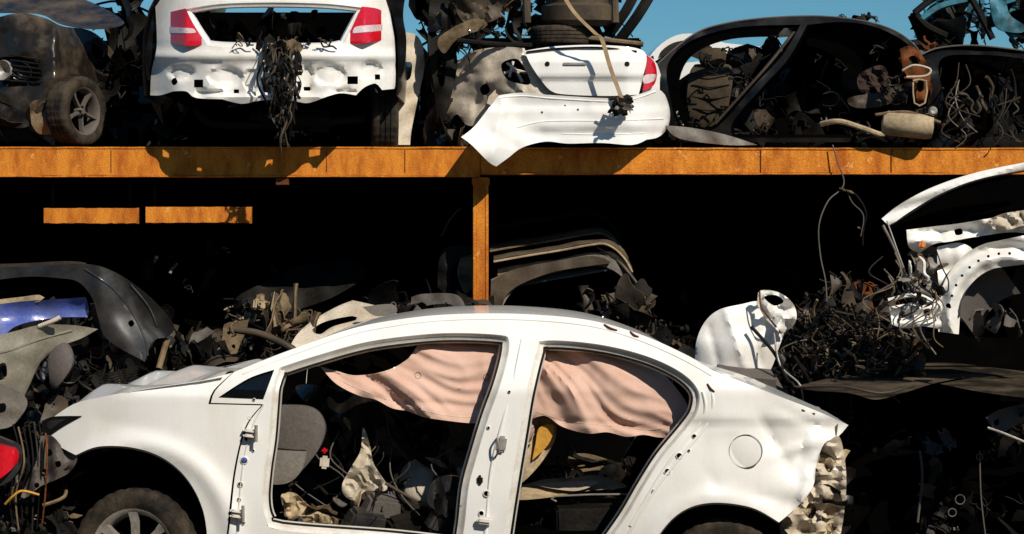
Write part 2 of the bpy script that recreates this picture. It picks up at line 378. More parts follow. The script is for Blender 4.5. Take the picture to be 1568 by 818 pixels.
lathe(mb,P(1142,691,ycar(1142,691)-.012),(0,-1,0),[(.087,-.02),(.087,.0035),(.0885,.0035),(.0885,-.02)],LGREY,48)
lathe(mb,P(1142,691,ycar(1142,691)-.008),(0,-1,0),[(0,.006),(.06,.005),(.084,.001),(.085,-.01)],WHITE,48)
mb.build('pillar_hardware',car)
mb=MB()
def yfen(u,v): return ycar(u,v)-.004+ (.03*ss(612,590,v)**2)
panel(mb,[(76,668,1),(95,652),(122,640,1),(80,640,1),(115,618),(160,607),(230,594),(300,584),(356,571,1),(327,598),(319,619,1),(400,621,1),(375,655),(358,722),(347,818),(334,915,1),(320,915,1),(317,818),(306,768),(281,727),(245,699),(200,685),(150,684),(116,697,1),(92,684)],[],yfen,WHITE,res=8,t=.003)
arc=[(116,697),(150,684),(200,685),(245,699),(281,727),(306,768),(317,818),(320,915)]
c0=sm(arc,10,False);loft(mb,[[P(p.x,p.y,yfen(p.x,p.y)) for p in c0],[P(p.x,p.y+3,yfen(p.x,p.y)+.05) for p in c0]],WHITE)
arc2=[(1193,800),(1150,777),(1090,770),(1045,783),(1010,818),(985,870)]
c0=sm(arc2,10,False);loft(mb,[[P(p.x,p.y,ycar(p.x,p.y)) for p in c0],[P(p.x,p.y+3,ycar(p.x,p.y)+.06) for p in c0]],WHITE)
mb.build('front_fender',car,50)
mb=MB()
for cx,cy,R in((205,836,160),(1105,885,125)):
    lathe(mb,P(cx,cy,.42),(0,-1,0),[(0,-.25),(R/290*.97,-.25),(R/290,.3)],VDARK,40)
mb.build('wheel_housing',car)
mb=MB()
wheel(mb,P(213,846,.16),.345,.22,(-.22,-1,.12),spokes=7,wide=.075)
wheel(mb,P(1105,880,.2),.315,.2,(0,-1,0),spokes=7)
wheel(mb,P(230,835,1.6),.3,.2,(0,1,0));wheel(mb,P(1105,850,1.6),.3,.2,(0,1,0))
mb.build('wheels',car)
mb=MB()
panel(mb,[(64,645,1),(82,638),(125,637,1),(98,652),(76,667,1),(66,664)],[],lambda u,v:ycar(u,v)-.012,GLASS,res=6,t=.05)
panel(mb,[(72,648),(84,643),(100,642,1),(88,650),(76,658)],[],lambda u,v:ycar(u,v)-.016,GREYP,res=6,t=.004)
mb.build('headlamp',car)
mb=MB()
def cross(line,far=1.72,n=14,crown=.045,cr=0,seed=0,ends=True):
    cs=[]
    L=[P(p.x,p.y,ycar(p.x,p.y)+.002) for p in line];m=len(L)-1
    for j in range(n+1):
        t=j/n;row=[]
        for i,q in enumerate(L):
            y=q.y+(far-2*q.y)*t
            e=math.sin(math.pi*min(1,max(0,i/m)))**.6 if ends else 1
            z=q.z+crown*e*math.sin(math.pi*t)**.8
            w=Vector((q.x,y,z))
            if cr:
                # folded sheet: straight ridges rather than soft lumps
                a1=q.x*1.5+y*.8;a2=q.x*.9-y*1.4
                f1=abs((a1+.12*noise.noise(Vector((q.x*2,y*2,seed))))%1-.5)*2
                f2=abs((a2*.8+.3)%1-.5)*2
                w.z+=cr*((f1-.5)*.6+(f2-.5)*.4)*ss(0,.12,t)*(.4+.6*e)
            row.append(w)
        cs.append(row)
    return cs
loft(mb,cross(sm([(480,524),(540,503),(620,488),(700,481),(800,481),(900,490),(980,512),(1020,529)],14,False),crown=.03),WHITE,t=.004)
loft(mb,cross(sm([(1100,571),(1180,602),(1250,629),(1299,651)],14,False),cr=.03,crown=.02),WHITE,t=.004)
loft(mb,cross(sm([(80,640),(115,618),(160,607),(230,594),(300,584),(340,577)],8,False),n=40,crown=.01,cr=.12,seed=3),WHITE,t=.004)
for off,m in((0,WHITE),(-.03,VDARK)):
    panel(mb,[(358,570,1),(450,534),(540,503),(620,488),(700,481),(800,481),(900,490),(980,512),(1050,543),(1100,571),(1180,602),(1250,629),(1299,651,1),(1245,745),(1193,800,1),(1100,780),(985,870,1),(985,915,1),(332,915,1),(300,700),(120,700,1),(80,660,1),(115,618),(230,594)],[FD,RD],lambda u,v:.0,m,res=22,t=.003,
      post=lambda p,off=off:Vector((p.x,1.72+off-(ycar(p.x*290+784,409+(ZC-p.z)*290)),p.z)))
panel_rear=[]
for j in range(13):
    t=j/12;row=[]
    for k in range(9):
        s=k/8;u=1299-95*s+ (10*math.sin(s*7)); v=651+150*s
        q=P(u,v,0);y=.22+1.3*t
        row.append(Vector((q.x+.02*math.sin(t*9+s*4),y,q.z))+noise.noise_vector(Vector((t*4,s*4,2)))*.05)
    panel_rear.append(row)
loft(mb,panel_rear,CREAM)
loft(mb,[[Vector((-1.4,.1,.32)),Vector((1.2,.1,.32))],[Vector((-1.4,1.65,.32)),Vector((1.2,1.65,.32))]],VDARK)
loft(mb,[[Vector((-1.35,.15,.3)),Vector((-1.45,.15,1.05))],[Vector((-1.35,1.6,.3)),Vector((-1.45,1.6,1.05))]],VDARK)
mb.build('roof_hood_and_deck',car,40)
mb=MB()
for k,(m,sd) in enumerate([(CREAM,1),(TAN2,5),(CREAM,9),(WHITE2,12)]):
    panel(mb,[(1262,682,1),(1284,668),(1293,700),(1296,740),(1292,790),(1285,830,1),(1200,835,1),(1195,800),(1222,775),(1245,745),(1250,712)],[[(1268,700),(1276,712),(1270,724),(1262,712)],[(1240,770),(1250,780),(1243,795),(1232,786)]] if k%2==0 else [],
       lambda u,v,sd=sd,k=k:.18+.05*k+.10*nz(u,v,.035,sd)+.05*abs(nz(u,v,.07,sd+3)),m,res=5,t=.003)
scatter(mb,31,22,1225,1288,690,835,.1,.4,.06,.18,[CREAM,TAN,DARK,DARK,TAN2],kind=0)
mb.build('torn_rear_corner',car,40)
mb=MB()
def ypk(u,v,c):
    """hanging curtain: tension folds fan out from the point where it is bunched"""
    y=.17+max(0,(600-v)/118.)**1.2*.2
    du,dv=u-c[0],v-c[1];th=math.atan2(dv,du);rr=math.hypot(du,dv)
    sd=c[2];wob=.25*noise.noise(Vector((u*.008,v*.008,sd)))
    f=noise.noise(Vector((th*c[3]+wob*3,rr*.0035,sd)))
    g=noise.noise(Vector((th*c[3]*2.6+wob*5,rr*.007,sd+7)))
    y+=.085*f+.035*(abs(g)-.2)
    y+=.02*nz(u,v,.011,sd+5)+.010*abs(nz(u,v,.035,sd+6))
    y+=.010*math.exp(-((v-c[4]-(u-c[0])*c[5])/5)**2)
    return y
C1=(440,500,1,5.5,600,.08);C2=(760,470,31,4.5,640,.05)
panel(mb,[(491,562,1),(515,568),(545,575),(590,568),(622,552),(640,528,1),(700,518),(800,516,1),(790,560),(770,610),(757,648,1),(720,648),(690,645),(650,639),(625,630),(600,625),(575,612),(550,606),(515,588)],[],lambda u,v:ypk(u,v,C1),PINK,res=4,t=.006)
panel(mb,[(805,526,1),(870,524),(940,540),(1005,566),(1040,600),(1056,632),(1047,657),(1030,668),(1010,670),(985,666),(960,669),(930,662),(900,664),(862,654),(835,637),(808,642),(780,630,1),(790,580)],[],lambda u,v:ypk(u,v,C2),PINK,res=4,t=.006)
for pts in([(645,530),(622,552),(590,569),(546,576),(505,568)],[(740,640),(690,637),(650,629),(600,614),(550,596),(512,578)],[(820,630),(870,645),(930,652),(990,658),(1030,655)],[(830,545),(880,540),(950,560),(1010,590)]):
    cc_=C1 if pts[0][0]<790 else C2
    pp=[p for p in sm(pts,5,False)]
    ptube(mb,[(p.x,p.y,ypk(p.x,p.y,cc_)-.0005) for p in pp],.0016,CREAM,seg=5,k=1)
for u,v in((640,575),(745,578),(745,608)):
    q=[(u+5*math.cos(a*.785),v+5*math.sin(a*.785)) for a in range(9)];ptube(mb,[(a,b,ypk(a,b,C1)-.0005) for a,b in q],.0018,TAN,seg=5,k=1)
mb.build('curtain_airbags',car,60)
mb=MB()
def yseat(b,bul,cu,cv,ru,rv): return lambda u,v:b-bul*max(0,1-((u-cu)/ru)**2-((v-cv)/rv)**2)**.5
panel(mb,[(412,625,1),(430,620),(480,626),(497,650),(492,680),(470,712),(440,740),(412,742,1)],[],yseat(.34,.07,450,680,70,80),SEAT,res=8,t=.08)
panel(mb,[(400,688,1),(470,692,1),(462,720),(440,740),(400,742,1)],[],yseat(.27,.03,430,700,70,80),LGREY,res=8,t=.05)
ptube(mb,[(416,686,.26),(450,690,.26),(486,690,.3)],.006,DARK)
ptube(mb,[(560,600,.5),(600,660,.5),(640,700,.55),(700,735,.5)],.02,DARK)
panel(mb,[(556,655),(566,680),(572,710),(592,742),(588,752),(560,752),(545,766),(528,760),(524,742),(538,715),(552,690)],[],lambda u,v:.35+.06*nz(u,v,.03,9)+.05*abs(nz(u,v,.07,2)),CLOTH,res=4)
panel(mb,[(520,600),(575,608),(586,640),(566,690),(575,720),(545,700),(540,650),(500,620)],[],lambda u,v:.42+.05*math.sin(u*.1+v*.04),DARK,res=6)
GRN=mat('dark_green_trim',(.018,.022,.012),.3,coat=.3)
panel(mb,[(455,590),(520,596),(560,620),(540,660),(520,640),(470,618)],[],lambda u,v:.6+.06*math.sin(u*.08+v*.07),GRN,res=6)
lathe(mb,P(652,738,.6),(.1,-1,.35),[(0,.06),(.06,.055),(.12,.03),(.15,-.01),(.15,-.05)],CLOTH,24)
tube(mb,[P(652,738,.5)+Vector((.17*math.cos(a*.6283),.02*math.sin(a),.15*math.sin(a*.6283))) for a in range(11)],.014,DARK,k=4,closed=True)
for (u,v,s,m,y) in[(585,775,.22,SEAT,.35),(560,800,.25,GREYP,.3),(690,765,.2,BLACK,.18),(712,770,.12,RUST2,.12),(680,800,.2,GREYP,.25),(620,805,.22,DARK,.3)]:
    box(mb,P(u,v,y),(s,s*.6,s*.55),m,(.3,.25*math.sin(u),.5*math.sin(v)),taper=.25,bev=.02)
panel(mb,[(660,740),(690,728),(725,745),(730,790),(715,815),(680,790),(655,770)],[[(682,755),(690,752),(692,765),(684,766)],[(705,785),(712,783),(712,795),(706,796)]],lambda u,v:.15+.03*math.sin(u*.2),GREYP,res=6,t=.03)
panel(mb,[(790,655),(825,640),(850,648),(850,672),(835,700),(812,728),(785,750),(780,745,1),(800,700),(812,680),(790,690)],[[(800,665),(815,668),(808,680),(797,675)]],lambda u,v:.3+.04*math.sin(u*.1),TAN2,res=6,t=.03)
panel(mb,[(826,655),(848,652),(840,680),(815,705,1),(820,680)],[],.26,YEL,res=6,t=.02)
panel(mb,[(792,650),(812,648),(818,662),(800,690),(788,700)],[],lambda u,v:.25+.03*math.sin(u*.3+v*.2),PINK,res=5,t=.02)
for o,y,m in(([(780,752),(830,735),(880,732),(912,728),(960,745),(900,752),(840,762),(790,765)],.5,TAN2),([(870,700),(900,695),(950,712),(965,728),(920,720),(880,722)],.8,TAN),([(820,742),(870,738),(915,738),(880,752)],.42,CREAM)):
    panel(mb,o,[],lambda u,v,y=y:y+.03*math.sin(u*.06)+(752-v)*.012+.03*nz(u,v,.06,4),m,res=5,t=.006)
box(mb,P(905,800,.6),(.42,.5,.22),DARK,(0,-.02,.05));
tube(mb,[P(852,768,.33),P(850,760,.33),P(960,757,.33),P(962,765,.33)],.006,LGREY,k=2)
panel(mb,[(430,760),(450,755),(470,772),(490,785),(515,795),(510,812),(470,815),(445,800)],[],lambda u,v:.3+.08*nz(u,v,.05,3)+.05*abs(nz(u,v,.1,1)),TAN2,res=4,t=.01)
ptube(mb,[(590,740,.3),(640,768,.3),(700,790,.25)],.009,BROWN,k=2)
box(mb,P(497,708,.25),(.05,.01,.07),CLOTH,(0,.1,.1));box(mb,P(497,690,.25),(.03,.01,.03),RED)
for i in range(14):
    rg=random.Random(50+i);u=rg.uniform(440,700);v=rg.uniform(620,690)
    ptube(mb,[(u,v,.5),(u+rg.uniform(-30,30),v+40,.42),(u+rg.uniform(-40,40),v+80,.4),(u+rg.uniform(-20,60),v+120,.4)],.004,rg.choice([DARK,BLACK,SEAT,BROWN]),seg=5)
mb.build('seats_and_trim',car)
mb=MB()
IM=[DARK,DARK,GREYP,BLACK,DARK,BROWN,SEAT,BROWN]
scatter(mb,5,60,430,720,660,840,.45,1.1,.1,.3,IM)
scatter(mb,6,30,560,720,730,840,.25,.5,.06,.18,IM+[CLOTH])
scatter(mb,7,40,780,980,700,840,.5,1.2,.1,.3,[DARK,BLACK,DARK,BROWN,DARK])
scatter(mb,8,20,450,720,570,680,.9,1.4,.15,.35,[DARK,VDARK,DARK])
scatter(mb,9,14,425,560,765,830,.2,.5,.06,.16,[TAN,TAN2,DARK,SEAT])
mb.build('loose_interior_parts',car)
mb=MB()
scatter(mb,12,60,-10,112,665,835,.15,.7,.08,.26,[DARK,GREYP,BLACK,TAN,DARK,DARK])
panel(mb,[(62,668,1),(80,668),(100,690),(118,700),(108,722),(85,735),(62,745),(44,760),(30,765,1),(45,730),(58,700)],[[(70,690),(78,688),(80,696),(72,699)],[(84,708),(92,706),(93,714),(86,716)],[(62,722),(70,718),(73,726),(65,730)],[(52,742),(58,739),(60,745),(54,748)]],lambda u,v:.12+.03*nz(u,v,.05,4)+.02*math.sin(u*.2),SEAT,res=5,t=.006)
for i in range(7):
    w=i*.7;ptube(mb,[(20+8*i,650+5*math.sin(i),.2),(30+7*i,700+10*math.sin(w),.1),(15+9*i,760,.15),(25+6*i,830,.2)],.005,[DARK,TAN,DARK,DARK,GREYP,DARK,RUST2][i],seg=6)
ptube(mb,[(8,772,.1),(20,760,.08),(34,752,.08),(60,758,.1)],.007,YEL,seg=6)
mb.build('front_end_remains',car)
lm=empty('red_tail_lamp',P(5,705,.1));mb=MB()
panel(mb,[(-25,682),(10,684),(24,690),(26,706),(12,724),(-10,738),(-30,738)],[],lambda u,v:.0+.08*((u+0)/30)**2,RED,res=6,t=.05)
panel(mb,[(-28,670),(15,676),(32,688),(34,708),(18,734),(-10,748),(-30,748)],[],lambda u,v:.05+.05*((u+0)/30)**2,GREYP,res=8,t=.05)
mb.build('lens',lm)
# ================================================================= STEEL RACK
rack=empty('rusty_steel_rack',P(735,250,3.4))
YB=3.2
zt=P(0,225,YB).z;zb=P(0,271,YB).z
def beam(mb,x0,x1,z0,z1,y,seed):
    n=120;cs=[]
    for i in range(n+1):
        x=x0+(x1-x0)*i/n;w=.003*noise.noise(Vector((x*1.3,seed,0)));h=.004*noise.noise(Vector((x*5,seed,3)));h2=.004*noise.noise(Vector((x*4,seed,8)))
        cs.append([Vector((x,y+w,z1-.014+h)),Vector((x,y+w,z0+.012+h2)),Vector((x,y+.12,z0+.012)),Vector((x,y+.12,z1-.014))])
    loft(mb,cs,RUST,closed=True)
    for za,zb_,hs in((z1-.012,z1,h),(z0,z0+.010,h2)):
        cs=[]
        for i in range(n+1):
            x=x0+(x1-x0)*i/n;e=.003*noise.noise(Vector((x*6,seed,za)));g=.003*noise.noise(Vector((x*2,seed,za+4)))
            cs.append([Vector((x,y-.006+g,zb_+e)),Vector((x,y-.006+g,za+e)),Vector((x,y+.13,za+e)),Vector((x,y+.13,zb_+e))])
        loft(mb,cs,RUST,closed=True)
mb=MB()
xj=P(735,0,YB).x
beam(mb,-9,xj,zb,zt,YB,1);beam(mb,xj+.004,9,zb+.018,zt-.006,YB+.004,4)
for u in (170,500,620,1165,1365):
    p=P(u,0,YB);box(mb,(p.x,YB,(zt+zb)/2+.005),(.006,.008,zt-zb-.05),RUST2,bev=.002)
mb.build('main_beam',rack,30)
mb=MB();c=P(736,0,YB);pw=.053
for (dx0,dx1,yo) in((-pw,-pw+.02,-.0),(-pw+.02,pw-.02,.006),(pw-.02,pw,0)):
    box(mb,(c.x+(dx0+dx1)/2,YB+.075+yo,(zb)/2-.002),(dx1-dx0,.14,zb),RUST,bev=.003)
box(mb,(c.x,YB+.06,zb-.03),(.125,.1,.05),RUST,bev=.004)
for x in(-5.6,5.9):box(mb,(x,YB+.08,zb/2),(.12,.14,zb),RUST,bev=.005)
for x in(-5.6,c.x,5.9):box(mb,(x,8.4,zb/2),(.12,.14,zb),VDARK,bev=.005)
mb.build('posts',rack,30)
mb=MB()
for (a,b,z0,z1,yy) in((67,213,319,343,3.19),(223,386,317,342,3.19)):  # short pieces shaped to the sunlit lengths of a rear beam
    n=24;cs=[]
    for i in range(n+1):
        u=a+(b-a)*i/n;e=1.8*nz(u,0,.2,2);e2=1.5*nz(u,9,.3,2)
        k=0 if i<n else -4
        cs.append([P(u,z0+e,yy),P(u+k,z1-1+e2,yy),P(u+k,z1+e2*1.3,yy+.01),P(u,z1,yy+.08),P(u,z0,yy+.08)])
    loft(mb,cs,RUST,closed=True)
    for q in(0,-1):mb.add(cs[q],[[0,1,2,3,4]],RUST)
    for u in(a+14,b-14):
        p=P(u,z0,yy+.07);box(mb,(p.x,p.y,(p.z+zb)/2),(.02,.02,zb-p.z),VDARK,bev=.003)
mb.build('sunlit_beam_segments',rack,30)
mb=MB()
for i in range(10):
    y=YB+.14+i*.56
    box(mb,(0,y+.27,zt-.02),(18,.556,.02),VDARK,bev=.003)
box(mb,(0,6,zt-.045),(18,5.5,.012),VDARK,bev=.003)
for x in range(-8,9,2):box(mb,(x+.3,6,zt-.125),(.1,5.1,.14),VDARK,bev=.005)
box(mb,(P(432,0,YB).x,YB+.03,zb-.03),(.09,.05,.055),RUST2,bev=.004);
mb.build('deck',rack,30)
fn=empty('added_light_screen',(0,8.7,1.2));mb=MB()  # near-black backing added to keep the space under the deck dark
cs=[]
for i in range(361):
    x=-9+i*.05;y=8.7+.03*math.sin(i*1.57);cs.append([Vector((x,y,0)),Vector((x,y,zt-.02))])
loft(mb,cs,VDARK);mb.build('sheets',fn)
fn2=empty('added_light_screen',(0,-15,3));mb=MB();cs=[]  # unseen sheet wall added behind the camera to cut sky light
for i in range(601):
    x=-30+i*.1;y=-15+.04*math.sin(i*1.57);cs.append([Vector((x,y,0)),Vector((x,y,3.2)),Vector((x,y+.03,6.8))])
loft(mb,cs,DARK,t=.003)
for x in range(-28,29,4):box(mb,(x,-15.15,3.4),(.12,.12,6.8),RUST2,bev=.005)
mb.build('sheets',fn2)
# ================================================================= UPPER ROW
ca=empty('wrecked_brown_car',P(100,120,3.6));mb=MB()
def ya(u,v):
    y=3.34+.010*max(0,u-85)
    if u<85:y+=((85-u)/90)**2*.12
    y+=.12*max(0,(95-v)/70)**1.3+.07*nz(u,v,.022,2)+.03*abs(nz(u,v,.05,5))
    return y
panel(mb,[(-15,30,1),(30,20),(70,28),(95,40),(140,48),(175,80),(205,125),(232,170),(250,200),(245,222,1),(175,222,1),(168,190),(152,150),(135,122),(115,116),(98,128),(88,155),(84,195),(82,222,1),(48,200),(20,165),(-15,150,1)],[[(-5,92),(30,88),(58,100),(62,120),(30,132),(-5,128)],[(140,66,1),(165,84),(190,128),(178,134),(158,108),(142,84)]],ya,CHAR,res=6,t=.005)
panel(mb,[(130,22,1),(165,15),(200,40),(228,90),(245,140),(235,140),(215,105),(190,70),(160,45)],[],lambda u,v:ya(u,v)+.15,CHAR,res=7,t=.01)
ptube(mb,[(u,v,ya(u,v)-.01) for u,v in((150,130),(175,150),(205,175),(240,205))],.012,CHAR,seg=6)
panel(mb,[(-10,-10,1),(90,-10),(150,8),(190,35),(150,45),(95,38),(60,22),(-10,20,1)],[],lambda u,v:3.6+.01*(50-v)*1.5+.05*nz(u,v,.04,3),CHAR,res=8,t=.01)
panel(mb,[(-10,86,1),(32,84),(62,98),(64,122),(30,136),(-10,133,1)],[],lambda u,v:3.5+.02*nz(u,v,.1,3),GREYP,res=6,t=.02)
lathe(mb,P(35,112,3.42),(-.3,-1,0),[(0,-.03),(.05,0),(.07,.02),(.075,.0)],GREYP,24)
lathe(mb,P(5,108,3.42),(-.3,-1,0),[(0,-.03),(.05,0),(.07,.02),(.075,.0)],SILV,24)
for i in range(6):ptube(mb,[(16,84+i*8,3.4),(62,92+i*7,3.35)],.008,DARK,k=1)
panel(mb,[(45,158,1),(60,152),(88,155),(84,200),(60,205),(48,190,1)],[],lambda u,v:3.32+.06*nz(u,v,.05,3),TAN,res=6,t=.01)
panel(mb,[(-15,150,1),(20,165),(45,158),(48,190),(20,196),(-15,185,1)],[],lambda u,v:3.36+.06*nz(u,v,.05,3),DARK,res=6,t=.01)
scatter(mb,41,14,-10,90,150,215,3.45,3.6,.1,.25,[CHAR,DARK,DARK,BLACK])
mb.build('body_shell',ca,50)
mb=MB();wheel(mb,P(117,171,3.44),.25,.17,(.90,-.44,0),spokes=5,wide=.05,rimm=SEAT);mb.build('front_wheel',ca)
mb=MB()
scatter(mb,42,60,150,235,0,215,3.8,4.6,.2,.5,[DARK,VDARK,BLACK,DARK],edge=lambda u:-5+max(0,(u-200))*2.2)
panel(mb,[(205,60,1),(240,20,1),(262,-20,1),(290,-20,1),(262,10),(246,40),(244,90,1),(222,150,1),(225,100)],[],3.3,BLACK,res=8,t=.05)
mb.build('rear_wreckage',ca)
YR=2.70
cb=empty('scrapped_white_hatchback',P(420,110,3.8));mb=MB()
def yb(u,v):
    y=YR+.28*abs((u-420)/185)**4
    y-=.035*math.exp(-((v-86)/8)**2)
    if v>93:
        y+=.012*math.sin(u*.11)*ss(95,112,v)+.018*nz(u,v,.02,2)
        for cu,cv,ru,rv in((345,118,26,13),(505,115,24,14),(385,125,10,18),(278,112,18,10),(568,108,15,12),(470,120,9,20),(320,142,20,5),(440,112,12,8),(530,140,16,4)):
            d=((u-cu)/ru)**2+((v-cv)/rv)**2
            y+=.030*(ss(1.4,.8,d)) 
        y-=.02*math.exp(-((v-150)/4)**2)
    y+=.05*max(0,(60-v)/60)
    return y
TR=[(284,14,1),(300,42),(318,69,1),(340,72),(420,74),(500,73),(526,68,1),(541,40),(556,12,1),(500,6),(420,4),(340,6)]
def sq(u,v,a,b):return [(u-a,v-b,1),(u+a,v-b,1),(u+a,v+b,1),(u-a,v+b,1)]
panel(mb,[(238,10,1),(280,-25),(420,-32),(560,-25),(597,8,1),(604,60),(606,120),(604,136,1),(585,138,1),(575,128),(558,134),(545,146,1),(520,143),(495,150,1),(470,158),(440,153),(400,154),(370,159),(340,152,1),(300,150),(285,140),(265,140,1),(245,146),(230,146,1),(232,110),(240,70)],
   [TR,sq(304,128,7,6),sq(540,123,8,6),sq(578,118,4,4),[(262,124),(268,119),(272,126),(266,131)],[(420,132),(428,130),(428,138),(420,138)],sq(362,140,4,3),sq(470,136,5,3)],yb,WHITE2,res=5,t=.005)
lip(mb,TR,[(2,.01),(6,.015),(8,.06)],yb,WHITE2,res=8)
mb.build('rear_panel',cb,45)
mb=MB()
panel(mb,[(246,28),(256,20),(284,13,1),(298,40),(316,68,1),(290,70),(247,64,1),(243,45)],[],lambda u,v:yb(u,v)-.06+.0025*abs(u-285),RED,res=5,t=.05)
panel(mb,[(243,41),(270,42),(296,44),(300,50,1),(288,51),(245,50,1)],[],lambda u,v:yb(u,v)-.064+.0025*abs(u-285),LENS,res=5,t=.01)
panel(mb,[(592,26),(580,14),(554,10,1),(541,38),(527,67,1),(560,66),(594,60,1),(597,44)],[],lambda u,v:yb(u,v)-.06+.0025*abs(u-560),RED,res=5,t=.05)
panel(mb,[(543,42),(560,39),(594,38),(595,46,1),(565,49),(540,51,1)],[],lambda u,v:yb(u,v)-.064+.0025*abs(u-560),LENS,res=5,t=.01)
mb.build('tail_lamps',cb,45)
mb=MB()
for sgn in(-1,1):
    cs=[]
    for j in range(8):
        y=YR+.25+j*.35;row=[]
        for (v,w) in((-60,.66),(-20,.74),(20,.83),(60,.87),(110,.875),(150,.86)):
            q=P(420,v,3.1);row.append(Vector((q.x+sgn*w*(1+.02*math.sin(j)),y,q.z)))
        cs.append(row)
    loft(mb,cs,BLACK,t=.01)
panel(mb,[(594,4,1),(600,-30,1),(625,-30,1),(617,20),(622,60),(618,110),(606,124,1),(604,60)],[],lambda u,v:YR+.32+.01*nz(u,v,.05,2),BLACK,res=7,t=.03)
panel(mb,[(240,4,1),(236,-30,1),(262,-30,1),(250,0),(240,60),(238,110),(226,124,1),(222,90),(230,40)],[],lambda u,v:YR+.32+.01*nz(u,v,.05,2),BLACK,res=7,t=.03)
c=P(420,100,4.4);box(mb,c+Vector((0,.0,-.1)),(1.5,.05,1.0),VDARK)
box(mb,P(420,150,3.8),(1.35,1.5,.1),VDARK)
box(mb,P(450,185,3.35),(.6,.3,.15),DARK,(0,.05,.1),bev=.05)
ptube(mb,[(300,165,3.2),(330,190,3.2),(450,190,3.25),(560,180,3.3)],.03,DARK)
wheel(mb,P(588,182,3.4),.28,.18,(1,.1,0))
panel(mb,[(222,95,1),(240,90),(244,150),(250,190),(235,165),(225,140)],[],lambda u,v:3.35+.04*nz(u,v,.06,3),BROWN,res=6)
scatter(mb,44,50,250,570,160,215,3.35,3.8,.12,.3,[VDARK,VDARK,DARK,BLACK])
scatter(mb,45,30,310,535,25,75,3.1,3.7,.12,.35,[VDARK,VDARK,DARK])
mb.build('shell_and_axle',cb)
mb=MB()
rg=random.Random(8)
for i in range(34):
    u=430+rg.uniform(-26,26);pts=[(u,62+rg.uniform(-6,8),2.72)]
    v=70
    L=rg.choice([100,120,150,180,215,150])
    while v<L:
        v+=rg.uniform(12,26);u+=rg.uniform(-13,13);u=430+(u-430)*(.75 if v>130 else 1);pts.append((u,v,2.60+rg.uniform(-.05,.04)))
    ptube(mb,pts,rg.uniform(.003,.008),rg.choice([DARK,DARK,BROWN,BLACK,DARK,BROWN]),seg=6,k=5)
scatter(mb,46,50,405,462,62,150,2.60,2.68,.04,.11,[DARK,BROWN,DARK,DARK,BLACK])
scatter(mb,47,12,418,438,150,215,2.60,2.64,.04,.08,[DARK,BROWN])
scatter(mb,48,18,345,540,60,74,2.64,2.78,.05,.13,[TAN,DARK,DARK,BROWN])
mb.build('hanging_wiring_harness',cb)
cm=empty('cream_car_panel',P(630,140,3.6));mb=MB()
panel(mb,[(602,62),(625,50),(644,62),(650,100),(640,150),(630,200),(628,222,1),(610,222,1),(608,150)],[[(614,100),(630,96),(628,120),(616,122)]],lambda u,v:3.5+.03*nz(u,v,.05,4)+.01*(u-600)*.4,CREAM,res=6,t=.01)
mb.build('quarter_panel',cm)
cc=empty('wrecked_white_sedan',P(850,150,3.6));mb=MB()
def yc(u,v):
    y=3.12+.0016*max(0,u-960)**1.0+.06*max(0,(90-v)/40)
    if u>960:y+=((u-960)/60)**2*.15
    if u<800:y+=(800-u)*.004
    return y
panel(mb,[(803,78,1),(850,71),(915,69),(975,74),(990,88),(984,120),(978,145,1),(930,147),(870,145),(845,140),(828,122),(812,98)],[],lambda u,v:yc(u,v)-.03+.03*ss(116,124,v)-.03*ss(84,92,v)+.006*nz(u,v,.03,1),WHITE,res=5,t=.02)
ptube(mb,[(u,v,yc(u,v)-.04) for u,v in((806,80),(850,75),(915,73),(975,79))],.007,DARK,seg=6)
box(mb,P(880,98,yc(880,98)-.065),(.16,.012,.018),SILV,bev=.003)
for u in(838,960):lathe(mb,P(u,98,yc(u,98)-.062),(0,-1,0),[(0,.003),(.016,.003),(.019,-.005)],DARK,14)
panel(mb,[(700,95,1),(725,78),(770,72),(803,74,1),(812,98),(830,122),(846,142,1),(800,150),(765,152),(745,175),(728,192),(712,190),(700,175),(688,190),(680,222,1),(668,222,1),(680,170),(690,125)],[[(768,98),(790,90),(803,104),(812,128),(795,128),(775,120)],[(735,135),(745,128),(750,140),(740,146)]],lambda u,v:yc(u,v)+.07*nz(u,v,.02,8)+.04*abs(nz(u,v,.05,3)),CREAM,res=5,t=.006)
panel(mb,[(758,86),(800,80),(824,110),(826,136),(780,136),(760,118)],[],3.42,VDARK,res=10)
for k,pts in enumerate(([(776,96),(790,108),(800,126)],[(772,112),(790,108),(806,112)],[(786,94),(780,118)])):ptube(mb,[(u,v,3.28) for u,v in pts],.010,[WHITE2,CREAM,WHITE2][k],seg=6)
panel(mb,[(990,84,1),(1002,95),(1006,115),(1000,132),(984,140,1),(988,112)],[],lambda u,v:yc(u,v)-.03,RED,res=5,t=.04)
panel(mb,[(986,116),(1004,114),(1001,124),(986,128)],[],lambda u,v:yc(u,v)-.034,LENS,res=5,t=.01)
panel(mb,[(765,130,1),(846,142),(978,147),(985,160),(760,165)],[],3.26,CREAM,res=10)
panel(mb,[(975,74,1),(990,84),(1006,98),(1018,140),(1024,170),(1010,200),(1000,210,1),(985,150)],[],lambda u,v:yc(u,v)+.03,WHITE2,res=8)
mb.build('rear_body',cc,50)
mb=MB()
def ybp(u,v):
    y=2.99+.02*math.sin((v-150)*.06)
    if u>950:y+=((u-950)/75)**2*.3
    if u<790:y+=-.0020*(790-u)
    y+=.04*ss(192,205,v)*ss(790,830,u)-.02*ss(160,170,v)+.012*nz(u,v,.02,3)+.005*nz(u,v,.06,6)
    d,t=seg_d(u,v,(772,160),(752,240));y-=.04*math.exp(-d/10)
    d,t=seg_d(u,v,(735,195),(790,225));y+=.015*math.exp(-d/7)
    return y
